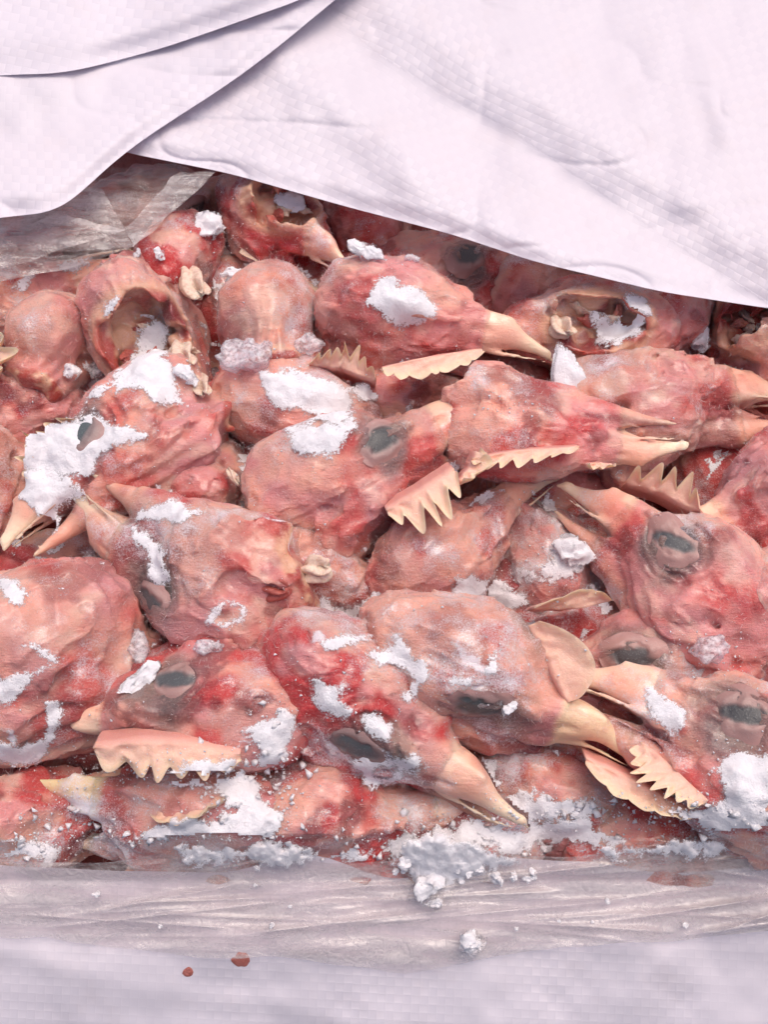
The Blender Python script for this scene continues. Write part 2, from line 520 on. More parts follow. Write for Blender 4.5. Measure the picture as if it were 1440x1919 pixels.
M_FLESH = flesh_material("frozen_head_skin")
M_BEAK = flesh_material("peeled_beak", sss=0.25, bump=0.5, follicle=0.4)
M_COMB = comb_material()
M_EYE = eye_material()
M_SNOW = snow_material("frost_snow", (0.92, 0.88, 0.91))
M_FLAKE = snow_material("broken_frost_flake", (0.92, 0.88, 0.91))
M_CLOD = snow_material("packed_snow", (0.92, 0.88, 0.91), feather=False)
M_ICE = ice_material()
M_SACK = sack_material()
M_FILM = film_material("clear_liner_film", 0.06, 0.32)
M_FILM2 = film_material("creased_liner_film", 0.10, 0.58)
M_BONE = plain_material("cream_cartilage", (0.80, 0.62, 0.50))
M_MEAT = plain_material("raw_meat", (0.42, 0.10, 0.08), 0.4)
M_RAW = plain_material("pink_flesh", (0.66, 0.27, 0.22), 0.35, 0.4)
M_FUZZ = plain_material("frosted_down", (0.75, 0.66, 0.66), 0.8, 0.0)
M_STAIN = plain_material("dried_blood", (0.46, 0.15, 0.12), 0.5, 0.0)

# ------------------------------------------------------------------ chicken heads
NCUT = np.array([-0.75, 0, -0.66]); NCUT /= np.linalg.norm(NCUT)

def head_sdf(x, y, z, q):
    s = q['seed']
    y = y / q['slim']; z = z / q['slim']
    w = 1.7
    wx = x + w * noise(x / 13, y / 13, z / 13, s)
    wy = y + w * noise(x / 13, y / 13, z / 13, s + 11)
    wz = z + w * noise(x / 13, y / 13, z / 13, s + 23)
    x, y, z = wx, wy, wz
    ay = np.abs(y)
    d = ell(x, y, z, (-3, 0, 2.2), (17, 12.6, 12.6))
    d = smin(d, cone(x, y, z, (5, 0, -0.8), (20, 0, 0.2), 9.8, 5.0), 3)
    d = smin(d, cone(x, ay, z, (0, 8.2, 8.2), (15, 5.2, 5.2), 3.4, 1.6), 1.5)
    d = smin(d, cone(x, ay, z, (-5, 10.5, -1.5), (15, 5.6, -2.2), 2.2, 1.5), 1.6)      # cheek bone
    d = smin(d, cone(x, ay, z, (-9, 8.0, -9), (14, 4.6, -6.8), 2.8, 1.8), 1.8)       # jaw bone
    d = smin(d, ell(x, ay, z, (-1, 7.6, -6), (9, 5.2, 5.4)), 3)
    d = smin(d, cone(x, y, z, (3, 0, -7), (-13, 0, -14), 9, 9.5), 5)
    bl = q['beak']
    y2 = y * (1.12 + 0.35 * sstep(18, 30, x))
    bk = cone(x, y2, z, (15, 0, 0.4), (24, 0, 0.8), 5.6, 4.3)
    tx = 24 + 10.0 * bl
    bk = smin(bk, cone(x, y2, z, (24, 0, 0.8), (tx, 0, -2.2), 4.0, 1.5), 2)
    bk = smin(bk, cone(x, y2, z, (tx, 0, -2.2), (tx + 2.6, 0, -4.7), 1.5, 0.5), 1.2)          # hooked tip
    # pinched cutting edge of the upper beak and the ridge along its top
    bk = smin(bk, cone(x, ay, z, (14, 4.8, -2.4), (tx, 1.2, -3.9), 1.3, 0.7), 0.8)
    bk = smin(bk, cone(x, y, z, (14, 0, 5.7), (26, 0, 4.6), 1.2, 0.9), 1.2)
    d = smin(d, bk, 2.2)
    a = math.radians(q['jaw']); ca, sa = math.cos(a), math.sin(a)
    jx = (x - 6) * ca - (z + 5) * sa + 6; jz = (x - 6) * sa + (z + 5) * ca - 5
    j = cone(jx, y * 1.05, jz, (5, 0, -8.5), (19, 0, -7.3), 7.2, 3.9)
    j = smin(j, cone(jx, y * 1.05, jz, (19, 0, -7.3), (20 + 12 * bl, 0, -6.2), 3.5, 0.9), 2)
    j = smin(j, cone(jx, ay, jz, (13, 4.6, -4.6), (20 + 11.5 * bl, 0.8, -5.4), 1.0, 0.5), 0.8)
    if q['jaw'] > 12:   # scooped floor of the open lower beak
        j = smax(j, -cone(jx, y, jz, (16, 0, -3.4), (30, 0, -3.6), 3.4, 1.6), 0.7)
    k = 0.12 + 4.5 * sstep(13, 6, x)
    bk_step = 0.45 * sstep(19.0, 20.2, x + 0.6 * noise(y / 2, z / 2, x * 0, s + 3))
    d = smin(d, j, k)
    d = d + bk_step                                            # skin ends in a lip where the horn begins
    # eyes, ears, nostrils
    d = smax(d, -ell(x, ay, z, (8, 13.9, 3.6), (6.0, 4.9, 4.8)), 1.3)
    d = smax(d, -ell(x, ay, z, (-7.5, 13.2, -4.5), (2.4, 3.8, 2.0)), 1.0)
    d = smax(d, -ell(x, ay, z, (21.5, 5.2, 2.8), (2.8, 1.9, 1.0)), 0.6)
    # puffed lid and concentric lid folds
    de = np.sqrt((x - 8) ** 2 + ((z - 4) * 1.15) ** 2 + ((ay - 11) * 0.8) ** 2)
    n9 = noise(x / 9, y / 9, z / 9, s + 31)
    fold = np.sin(de * 2.6 + 3 * n9) * sstep(12, 8, de) * sstep(4.2, 6, de)
    d = d - 0.42 * fold * sstep(-0.5, 0.6, noise(x / 5, y / 5, z / 5, s + 37))
    # throat pleats running back from the jaw
    pl = np.sin((y * 1.1 + z * 0.5) * 1.5 + 4 * n9) * sstep(4, -8, z) * sstep(20, 8, x)
    d = d - 0.32 * pl
    d = d + q['lump'] * 1.15 * noise(x / 7, y / 7, z / 7, s + 41) * sstep(26, 18, x) + 0.45 * noise(x / 2.9, y / 2.9, z / 2.9, s + 51) * sstep(30, 16, x)
    rg = 1 - np.abs(noise(x / 5, y / 2.2, z / 2.6, s + 61)) * 2
    d = d - q['lump'] * 0.6 * np.clip(rg, 0, 1) ** 2 * sstep(24, 12, x)
    cr = 1 - np.abs(noise(x / 4.2, y / 4.2, z / 1.5, s + 67)) * 3.2      # finer pleats in the skin
    d = d + q['lump'] * 0.45 * np.clip(cr, 0, 1) ** 2 * sstep(22, 12, x) * sstep(-0.2, 0.4, n9)
    # severed neck
    pc = x * NCUT[0] + z * NCUT[2] - q['neck']
    d = smax(d, pc + 1.8 * noise(x / 4, y / 4, z / 4, s + 71), 2.6)
    for (Mi, r) in q['bowls']:
        bx = Mi[0, 0] * x + Mi[0, 1] * y + Mi[0, 2] * z + Mi[0, 3]
        by = Mi[1, 0] * x + Mi[1, 1] * y + Mi[1, 2] * z + Mi[1, 3]
        bz = Mi[2, 0] * x + Mi[2, 1] * y + Mi[2, 2] * z + Mi[2, 3]
        b = ell(bx, by, bz, (0, 0, 0), r) + 1.7 * noise(x / 4.5, y / 4.5, z / 4.5, s + 83)
        d = d - 1.1 * np.exp(-((b - 0.6) / 1.3) ** 2) * sstep(-4, 1, bz)      # thick turned lip
        b = b + (2.6 * noise(x / 4.2, y / 4.2, z / 4.2, s + 91) + 1.0 * noise(x / 1.8, y / 1.8, z / 1.8, s + 95)) * sstep(1.0, -3, bz)
        d = smax(d, -b, 0.7)
    return d

def head_mesh(q, h):
    lo = np.array([-34., -22, -34]); hi = np.array([46., 22, 26])
    if q['jaw'] > 15: lo[2] = -40
    C = 4
    n = (np.ceil((hi - lo) / (h * C))).astype(int) + 1
    cx = [lo[i] + np.arange(n[i]) * h * C + h * C / 2 for i in range(3)]
    X, Y, Z = np.meshgrid(*cx, indexing='ij')
    Dc = head_sdf(X, Y, Z, q).astype(np.float32)
    near = np.abs(Dc) < h * C * 1.6 + 1.2
    D = Dc.repeat(C, 0).repeat(C, 1).repeat(C, 2)
    m = near.repeat(C, 0).repeat(C, 1).repeat(C, 2)
    I = np.stack(np.nonzero(m), 1)
    p = lo + (I + 0.5) * h
    D[m] = head_sdf(p[:, 0], p[:, 1], p[:, 2], q)
    v, f = surface_nets(D, lo + 0.5 * h, h)
    # keep the largest shell only (cheap flood by label propagation)
    lab = np.arange(len(v))
    for _ in range(400):
        mn = lab[f].min(1)
        new = lab.copy()
        for k in range(4): np.minimum.at(new, f[:, k], mn)
        new = new[new]
        if (new == lab).all(): break
        lab = new
    big = np.bincount(lab).argmax()
    f = f[lab[f[:, 0]] == big]
    v, f = compact(v, f)
    return v, f

C_PINK = srgb(225, 145, 143); C_PEACH = srgb(240, 172, 151); C_RED = srgb(194, 34, 40); C_MAUVE = srgb(176, 122, 130)
C_BEAK = srgb(243, 178, 152); C_TIP = srgb(250, 224, 192); C_EYE = srgb(78, 77, 74); C_MEAT = srgb(176, 70, 58)
C_BRUISE = srgb(122, 78, 92); C_FAT = srgb(238, 192, 172); C_RIM = srgb(228, 178, 146); C_ORANGE = srgb(233, 144, 117); C_WINE = srgb(128, 26, 34)

def head_colours(v, q, f):
    x, y, z = v.T
    s = q['seed']; red = q['red']
    n1 = fbm(x / 13, y / 13, z / 13, s + 5, 3); n2 = fbm(x / 7, y / 7, z / 7, s + 9, 3)
    rv = np.random.RandomState(s * 7 + 1).uniform(0, 1, 6)
    c = mix(C_PINK, C_PEACH, sstep(-0.5, 0.5, n1)[:, None])
    c = mix(c, C_ORANGE, (q['orange'] * sstep(-0.3, 0.5, n2))[:, None])
    c = mix(c, C_MAUVE, (0.45 * rv[0] * sstep(0.0, 0.6, fbm(x / 11, y / 11, z / 11, s + 19)))[:, None])
    c = mix(c, C_BRUISE, (0.22 * rv[1] * sstep(0.2, 0.7, fbm(x / 10, y / 10, z / 10, s + 24)))[:, None])
    c = mix(c, C_FAT, (0.75 * sstep(0.15, 0.7, fbm(x / 8, y / 5, z / 5, s + 34)) * (0.25 + 0.75 * rv[2]))[:, None])
    de = np.sqrt((x - 8) ** 2 + ((z - 4) * 1.1) ** 2 + ((np.abs(y) - 11) * 0.7) ** 2)
    # raw red: cheeks by the gape, throat, skinned patches
    anat = 0.9 * np.exp(-(((x - 13) / 7) ** 2 + ((z + 3) / 4.5) ** 2)) + 0.5 * np.exp(-(((x + 2) / 9) ** 2 + ((z + 9) / 6) ** 2))
    rm = sstep(0.45, 0.95, 0.75 * anat + 0.75 * n2 + 0.75 * red)
    c = mix(c, C_RED, np.clip(rm * (0.55 + 0.5 * red), 0, 0.95)[:, None])
    c = mix(c, C_WINE, np.clip((0.25 + red) * 0.85 * sstep(0.3, 0.7, fbm(x / 7, y / 7, z / 7, s + 29)), 0, 0.75)[:, None])
    g = sstep(10, 3.5, de + 2.5 * n2) * (0.8 if q['eyes'] else 0.0)
    c = mix(c, C_EYE, g[:, None])
    b = sstep(18.6, 20.4, x + 1.2 * n2)
    tom = np.exp(-((z + 3.4) / 1.1) ** 2) + np.exp(-((z + 5.6) / 0.9) ** 2) + 0.7 * np.exp(-((z - 4.6) / 1.2) ** 2)
    cb = mix(C_BEAK, C_TIP, np.clip(sstep(25, 33, x) + 0.8 * tom, 0, 1)[:, None])
    cb = mix(cb, C_RED, (0.5 * sstep(0.25, 0.8, n2) * sstep(28, 21, x))[:, None])
    cb = mix(cb, srgb(246, 226, 160), np.full((len(x), 1), q['yellow']))
    cb = mix(cb, C_RED, (0.22 * sstep(0.2, 0.5, fbm(x / 1.6, y / 1.6, z / 1.6, s + 49)) * sstep(0, 0.6, n1 + 0.2))[:, None])
    c = mix(c, mix(cb, c, 0.10), b[:, None])
    gape = np.exp(-((z + 4.5 + math.tan(math.radians(q['jaw'])) * 0.5 * (x - 6)) / (0.7 + 0.02 * np.clip(x - 12, 0, 9) * q['jaw'])) ** 2) * sstep(9, 13, x) * sstep(37, 27, x) * 0.8
    c = mix(c, C_WINE, gape[:, None])
    n = fbm(x / 2.5, y / 2.5, z / 2.5, s + 39)
    pc = x * NCUT[0] + z * NCUT[2] - q['neck']
    cut = sstep(-1.6, -0.6, pc + 0.3 * n)
    c = mix(c, mix(C_MEAT, C_RIM, sstep(-0.1, 0.7, n)[:, None]), cut[:, None])
    c = c * (0.90 + 0.18 * rv[3])
    frost = 0.15 + 0.42 * n1 + 0.15 * n2 + q['frost']
    wet = 0.55 * cut
    for (Mi, r) in q['bowls']:
        L = v @ Mi[:3, :3].T + Mi[:3, 3]
        bl = ell(L[:, 0], L[:, 1], L[:, 2], (0, 0, 0), r)
        ins = sstep(0.9, -0.2, bl - 0.9) * (L[:, 2] < 3)
        cm = mix(C_MEAT, C_WINE, sstep(-0.1, 0.6, n1)[:, None])
        cm = mix(cm, C_RIM, (0.8 * sstep(0.0, 0.7, n2 + 0.3 * n))[:, None])
        c = mix(c, cm, ins[:, None])
        rim = np.exp(-((bl - 1.6) / 1.3) ** 2)
        c = mix(c, C_RIM, (0.7 * rim)[:, None])
        frost = frost - 0.3 * ins; wet = np.maximum(wet, 0.6 * ins)
    return c, frost, wet, de

def comb_sheet(base, hvec, n_teeth, thick, rng, plate=0.45, bend=3.0, ripple=0.8, lobes=False, tone=0.5):
    """a fleshy serrated plate rooted below its base line: base (m,3) polyline in mm, hvec the way the points stand (mm)"""
    base = np.asarray(base, float); hvec = np.asarray(hvec, float)
    nu, nv = max(44, n_teeth * 12), 14
    seg = np.concatenate([[0], np.cumsum(np.linalg.norm(np.diff(base, axis=0), axis=1))]); seg /= seg[-1]
    u = np.linspace(0, 1, nu)
    b = np.stack([np.interp(u, seg, base[:, k]) for k in range(3)], 1)
    for _ in range(6): b[1:-1] = 0.5 * b[1:-1] + 0.25 * (b[:-2] + b[2:])
    tan = np.gradient(b, axis=0); tan /= np.linalg.norm(tan, axis=1, keepdims=True)
    H = np.linalg.norm(hvec); hd = hvec / H
    nrm = np.cross(tan, hd); nrm /= np.linalg.norm(nrm, axis=1, keepdims=True) + 1e-9
    if (nrm @ K_).mean() < 0: sgn = -1.0
    else: sgn = 1.0
    env = np.clip(np.sin(np.pi * np.clip(u * 0.9 + 0.05, 0, 1)), 0, 1) ** 0.6
    cut = np.sort(np.concatenate([[0, 1], (np.arange(1, n_teeth) + rng.uniform(-0.28, 0.28, n_teeth - 1)) / n_teeth])) if n_teeth > 1 else np.array([0., 1.])
    k = np.clip(np.searchsorted(cut, u, 'right') - 1, 0, n_teeth - 1)
    ph = (u - cut[k]) / (cut[k + 1] - cut[k])
    amp = rng.uniform(0.4, 1.0, n_teeth)[k]
    ctr = rng.uniform(0.35, 0.65, n_teeth)[k]
    pk = np.where(ph < ctr, ph / ctr, (1 - ph) / (1 - ctr))
    pk = np.sqrt(np.clip(pk, 0, 1)) if lobes else np.sin(np.clip(pk, 0, 1) * np.pi / 2) ** 1.35
    hh = H * env * (plate + (1 - plate) * amp * pk)
    lean = rng.uniform(-1, 1, n_teeth)[k] * 0.9 * pk
    curl = rng.uniform(-1, 1, n_teeth)[k] * 0.8 * pk
    V = []; T = []
    ws = np.concatenate([[-0.5, -0.25], np.linspace(0, 1, nv - 2)])
    for side in (1, -1):
        for w in ws:
            wp = max(w, 0.0)
            t = thick * 0.5 * np.sqrt(np.clip(1 - wp ** 2.6, 0, 1)) * (0.55 + 0.45 * env) * (1 - 0.45 * wp) * (1 + 0.18 * noise(u * 14, u * 0 + w * 4, u * 0, 7))
            off = sgn * bend * wp * wp + ripple * np.sin(u * 7) * wp + 0.7 * noise(u * 9, u * 0 + w * 3, u * 0, 3) + curl * wp ** 2
            p = b + hd * (hh * w if w >= 0 else H * 0.5 * w) [..., None] if w >= 0 else b + hd * (H * 0.4 * w)
            if w < 0: p = p - K_ * (-w * 15.0)
            p = p + nrm * (side * t + off)[:, None] + tan * (lean * wp * wp)[:, None]
            V.append(p); T.append(np.full(nu, w))
    V = np.concatenate(V); T = np.concatenate(T)
    F = []
    for sidx in range(2):
        for j in range(nv - 1):
            r0 = (sidx * nv + j) * nu + np.arange(nu - 1); r1 = r0 + nu
            q = np.stack([r0, r0 + 1, r1 + 1, r1], 1)
            F.append(q if sidx == 0 else q[:, ::-1])
    for e in (0, nu - 1):                                   # close both ends
        for j in range(nv - 1):
            F.append(np.array([[j * nu + e, (j + 1) * nu + e, (nv + j + 1) * nu + e, (nv + j) * nu + e]]))
    F = np.concatenate(F)
    cb = mix(srgb(222, 152, 140), srgb(240, 192, 170), sstep(-0.2, 0.2, T)[:, None])
    cb = mix(cb, srgb(250, 222, 180), (sstep(0.35, 1.0, T) * (0.25 + 0.7 * tone))[:, None])
    return V, F, cb

def eye_mesh(rng):
    """clouded eyeball under half-shut lids: a low lens whose rim sinks into the skin"""
    nr, na = 16, 40
    V = []; col = []
    tilt = rng.uniform(-0.35, 0.35); op = rng.uniform(0.3, 1.0); k = rng.uniform(0.95, 1.2); sd_ = int(rng.randint(1, 90))
    pale = rng.uniform(0, 1)
    lid = mix(srgb(110, 106, 106), srgb(196, 146, 134), rng.uniform(0, 0.8))
    ball = mix(srgb(22, 25, 28), srgb(84, 96, 100), pale)
    for i in range(nr):
        r = i / (nr - 1)
        a = np.linspace(0, 2 * np.pi, na, endpoint=False)
        wob = 1 + 0.22 * noise(np.cos(a) * 1.5, np.sin(a) * 1.5, a * 0, sd_)
        X = 5.4 * k * r * np.cos(a) * wob; Y = 4.2 * k * r * np.sin(a) * wob
        yl = Y - tilt * X - 0.3 * (1 - (X / 5.4) ** 2) - 0.5 * (op - 0.5)
        n_ = noise(X * 0.9, Y * 0.9, X * 0, sd_ + 3)
        Z = 0.9 * (1 - r ** 2) - 0.6 * r ** 3 + 0.16 * np.sin(r * 12 + 3 * n_) * sstep(0.3, 0.6, r)
        w = 1.0 + 1.5 * op
        gap = sstep(1.35, 0.45, (X / (4.3 * k)) ** 2 + (yl / w) ** 2 + 0.35 * n_)
        Z = Z - 0.28 * gap + 0.22 * n_ * (1 - gap)
        V.append(np.stack([X, Y, Z], 1))
        c = mix(lid, srgb(176, 132, 126), np.full((na, 1), r ** 2))
        c = mix(c, ball, (0.9 * gap)[:, None])
        col.append(c)
    V = np.concatenate(V); col = np.concatenate(col)
    F = []
    for i in range(nr - 1):
        a0 = i * na + np.arange(na); a1 = i * na + (np.arange(na) + 1) % na
        F.append(np.stack([a0, a0 + na, a1 + na, a1], 1))
    return V, np.concatenate(F), col

def tube(pts, r0, r1, n=10, wall=None):
    pts = np.asarray(pts, float); m = len(pts)
    tan = np.gradient(pts, axis=0); tan /= np.linalg.norm(tan, axis=1, keepdims=True)
    ref = np.array([0.13, 0.3, 0.94]); a = np.cross(tan, ref); a /= np.linalg.norm(a, axis=1, keepdims=True); b = np.cross(tan, a)
    th = np.linspace(0, 2 * np.pi, n, endpoint=False)
    V = []
    for i in range(m):
        r = r0 + (r1 - r0) * i / (m - 1)
        V.append(pts[i] + r * (np.cos(th)[:, None] * a[i] + np.sin(th)[:, None] * b[i]))
    if wall:
        for i in range(m - 1, max(m - 4, -1), -1):
            r = (r0 + (r1 - r0) * i / (m - 1)) * wall
            V.append(pts[i] + r * (np.cos(th)[:, None] * a[i] + np.sin(th)[:, None] * b[i]))
    V = np.concatenate(V); F = []
    for i in range(len(V) // n - 1):
        k0 = i * n + np.arange(n); k1 = i * n + (np.arange(n) + 1) % n
        F.append(np.stack([k0, k1, k1 + n, k0 + n], 1))
    return V, np.concatenate(F)

_ico = None
def ico():
    global _ico
    if _ico is None:
        import bmesh
        bm = bmesh.new(); bmesh.ops.create_icosphere(bm, subdivisions=4, radius=1)
        bm.verts.ensure_lookup_table()
        _ico = (np.array([v.co[:] for v in bm.verts]), np.array([[v.index for v in f.verts] for f in bm.faces]))
        bm.free()
    return _ico

ALL_TOP = []      # world-space points of every surface, for draping snow
YF0, ZF0 = P(720, 1578, -3.0)[1], -3.0
def front_y(z):                     # the front of the frozen block slants outwards below its top edge
    return YF0 + np.minimum(0, (z - ZF0)) * 0.9
YFRONT = float(front_y(-22.0))

def make_head(label, cx, cy, ang, roll, size, z=0., pitch=0., jaw=0., red=0.25, orange=0.3, frost=0.0, beak=1.0, neck=20.5,
              flats=(), bowls=(), combs=(), nubs=(), seed=None, h=0.56, fuzz=1100, name="chicken_head", group="frozen chicken heads packed in the sack", eyes=True, yellow=0.0, lump=1.0, slim=0.88):
    make_head.n += 1
    if slim == 0.88: size = size * 1.05
    seed = seed if seed is not None else make_head.n
    rng = np.random.RandomState(seed * 13 + 5)
    org = P(cx, cy, z)
    a, r = math.radians(ang), math.radians(roll)
    pt = math.radians(pitch) + math.atan(-math.sin(a) * math.tan(TILT)) * 0.85
    fl = math.cos(a) * R_ + math.sin(a) * U_
    b = math.cos(pt) * fl + math.sin(pt) * K_
    c0 = -math.sin(a) * R_ + math.cos(a) * U_
    k = np.cross(b, c0)
    c = math.cos(r) * c0 + math.sin(r) * k
    yv = np.cross(c, b)
    Rm = np.stack([b, yv, c], 1)                  # columns: local x, y, z in world
    def to_local(w): return ((np.asarray(w) - org) @ Rm) / size
    bw = []
    for (bx, by, rx, ry, dep, up) in bowls:       # px centre, px radii, depth and lift in mm
        zc = z + up
        w = P(bx, by, zc); s_ = PXMM * DIST / (-(w - CAM) @ K_)
        cen = to_local(w)
        A = np.stack([R_, U_, K_]) @ Rm           # local -> camera axes
        Mi = np.zeros((3, 4)); Mi[:, :3] = A; Mi[:, 3] = -A @ cen
        bw.append((Mi, (rx / s_ / size, ry / s_ / size, dep / size)))
    q = dict(slim=slim, lump=lump, eyes=eyes, yellow=yellow, seed=seed, jaw=max(jaw, 3) + 2, beak=beak, neck=neck, bowls=bw, red=red, orange=orange, frost=frost)
    v, f = head_mesh(q, h / size if size > 1 else h)
    col, fr, wet, de = head_colours(v, q, f)
    # pressed-flat faces (against the liner, or against a neighbour that was lifted off)
    W = (v * size) @ Rm.T
    fl_list = [(np.array(n[0]) * R_ + np.array(n[1]) * U_ + np.array(n[2]) * K_, off) for n, off in flats]
    for nv, off in fl_list:
        nv = nv / np.linalg.norm(nv)
        dd = W @ nv - off + 1.3 * noise(W[:, 0] / 7, W[:, 1] / 7, W[:, 2] / 7, seed) + 0.4 * noise(W[:, 0] / 2, W[:, 1] / 2, W[:, 2] / 2, seed)
        W = W - nv * (np.clip(dd, 0, None) * 0.88)[:, None]
        ins = sstep(-0.2, 0.9, dd)
        wet = np.maximum(wet, 0.7 * ins)
        fr = fr + 1.3 * np.exp(-((dd + 0.2) / 0.5) ** 2) * sstep(-0.15, 0.5, fbm(W[:, 0] / 7, W[:, 1] / 7, W[:, 2] / 7, seed + 77)) - 0.3 * ins
        col = mix(col, col * np.array([0.92, 0.72, 0.66]), (0.5 * ins)[:, None])
    dd = (front_y(W[:, 2] + org[2]) - (W[:, 1] + org[1])) * 0.74
    W[:, 1] += np.clip(dd, 0, None) * 0.72
    W[:, 2] -= np.clip(dd, 0, None) * 0.64
    fr = fr + 0.15 * sstep(-1.5, 0.5, dd)
    root = empty(name, org)
    tag(root, label, "chicken head", group)
    isb = (v[:, 0] > 20.5)
    fb = isb[f].all(1)
    low = (v[:, 2] < -4.2 - np.tan(math.radians(jaw)) * (v[:, 0] - 6) * 0.45)
    for nm, sel, mt in (("head_skin", ~fb, M_FLESH), ("upper_beak", fb & ~low[f].all(1), M_BEAK), ("lower_beak", fb & low[f].all(1), M_BEAK)):
        if sel.sum() < 30: continue
        vv, ff, cc, fz, wz = compact(W, f[sel], col, fr, wet)
        build(nm, vv, ff, mt, root, {"Col": cc, "frost": fz, "wet": wz})
    ALL_TOP.append(W + org)
    N = normals_of(W, f)
    if eyes:
        for sgn in (1, -1):
            t = np.array([8, sgn * 11.5, 3.7])
            i = np.argmin(((v - t) ** 2).sum(1))
            nb = ((v - v[i]) ** 2).sum(1) < 16
            n = N[nb].mean(0); n /= np.linalg.norm(n)
            if n @ K_ < -0.2: continue
            ev, ef, ec = eye_mesh(rng)
            ex = b - n * (b @ n); ex /= np.linalg.norm(ex); ey = np.cross(n, ex)
            ev = (ev * size) @ np.stack([ex, ey, n]) + W[nb].mean(0) + n * 0.05
            build("eye", ev, ef, M_EYE, root, {"Col": ec})
    for cb_ in combs:
        kind, pts, tip, zz, nt = cb_[:5]
        kw = cb_[5] if len(cb_) > 5 else {}
        zl = zz if isinstance(zz, (tuple, list)) else [zz] * len(pts)
        WW = W + org
        Wx, Wy = proj(WW); Wk = WW @ K_
        def snap(px, py, fall):
            near = np.nonzero((Wx - px) ** 2 + (Wy - py) ** 2 < 12 ** 2)[0]
            return WW[near[np.argmax(Wk[near])]] if len(near) else fall
        free = kw.pop('free', False)
        base = np.array([P(px, py, q_) if free else snap(px, py, P(px, py, q_)) - K_ * 0.9 for (px, py), q_ in zip(pts, zl)])
        if len(base) > 2: base[1:-1] = 0.5 * base[1:-1] + 0.25 * (base[:-2] + base[2:])
        mid = pts[len(pts) // 2]; bm = base[len(pts) // 2]
        v_ = P(mid[0] + tip[0], mid[1] + tip[1], 0.0) - CAM
        flat = CAM + v_ * (((bm - CAM) @ K_) / (v_ @ K_))           # straight out at the base's own depth
        tw = flat if free else snap(mid[0] + tip[0], mid[1] + tip[1], flat)
        if (tw - bm) @ K_ < -9: tw = flat
        hv = tw + K_ * (1.0 if free else 2.2) - bm
        cv, cf, cc = comb_sheet(base - org, hv, nt, 0.85 * kw.pop('thick', 2.6), rng, **kw)
        build(kind, cv, cf, M_COMB, root, {"Col": cc})
        ALL_TOP.append(cv + org)
    for ni, (kind, pts, r0, r1, mt) in enumerate(nubs):
        pp = np.array([P(px, py, zz) for px, py, zz in pts]) - org
        iv, jf = ico()
        ax = pp[-1] - pp[0]; ln = np.linalg.norm(ax); ax /= ln
        e1 = np.cross(ax, K_); e1 /= np.linalg.norm(e1); e2 = np.cross(e1, ax)
        x_, y_, z_ = iv.T
        fl_ = 1 + 0.2 * fbm(x_ * 1.3, y_ * 1.3, z_ * 1.3, seed + ni, 2) + 0.3 * np.sin(np.arctan2(z_, y_) * 4 + x_ * 3.5 + seed)
        cv = (x_ * fl_ * (ln * 0.4 + r1 * 0.45))[:, None] * ax + (y_ * fl_ * r1 * 0.8)[:, None] * e1 + (z_ * fl_ * r0 * 0.8)[:, None] * e2
        dent = np.exp(-((x_ - 0.5) ** 2 + y_ ** 2) / 0.08) * (z_ > 0)
        cv = cv - np.outer(dent * r0 * 1.1, e2) + pp.mean(0)
        build(kind, cv, jf, mt, root)
        ALL_TOP.append(cv + org)
    for bi, (bx_, by_, rx_, ry_, dep_, up_) in enumerate(bowls):
        for t_ in range(7):
            an, rd = rng.uniform(0, 6.28), rng.uniform(0.1, 0.8)
            w0 = P(bx_ + rx_ * rd * math.cos(an), by_ + ry_ * rd * math.sin(an), z + up_ - dep_ * (0.75 - 0.35 * rd)) - org
            iv, jf = ico()
            n_ = np.stack([fbm(iv[:, 0] * 1.4, iv[:, 1] * 1.4, iv[:, 2] * 1.4, seed + t_ * 3 + k_, 3) for k_ in range(3)], 1)
            Q, _ = np.linalg.qr(rng.normal(0, 1, (3, 3)))
            sv = (iv * (1 + 0.5 * n_)) * rng.uniform(0.8, 1.0) * np.array([rng.uniform(2.4, 4.6), rng.uniform(1.4, 2.6), rng.uniform(0.5, 1.4)])
            build("flesh_shred", sv @ Q + w0, jf, (M_BONE, M_MEAT, M_RAW)[int(rng.randint(3))], root)
            ALL_TOP.append(sv @ Q + w0 + org)
    if fuzz:                                       # frosted down still stuck to the skin
        bn = (N @ K_ > -0.15) & (v[:, 0] < 21) & (wet < 0.3) & (np.abs(de) > 5)
        cand = np.nonzero(bn)[0]
        if len(cand):
            ii = rng.choice(cand, fuzz)
            nn = N[ii] + rng.normal(0, 0.55, (fuzz, 3)); nn /= np.linalg.norm(nn, axis=1, keepdims=True)
            L = rng.uniform(0.7, 2.0, fuzz)[:, None]
            sd_ = np.cross(nn, rng.normal(0, 1, (fuzz, 3))); sd_ /= np.linalg.norm(sd_, axis=1, keepdims=True)
            p0 = W[ii] - nn * 0.2
            V = np.stack([p0 - sd_ * 0.045, p0 + sd_ * 0.045, p0 + nn * L + sd_ * L * 0.3], 1).reshape(-1, 3)
            o = build("down_fuzz", V, np.arange(fuzz * 3).reshape(-1, 3), M_FUZZ, root)
            o["kind"] = "stuff"
    return root
make_head.n = 0
H = make_head

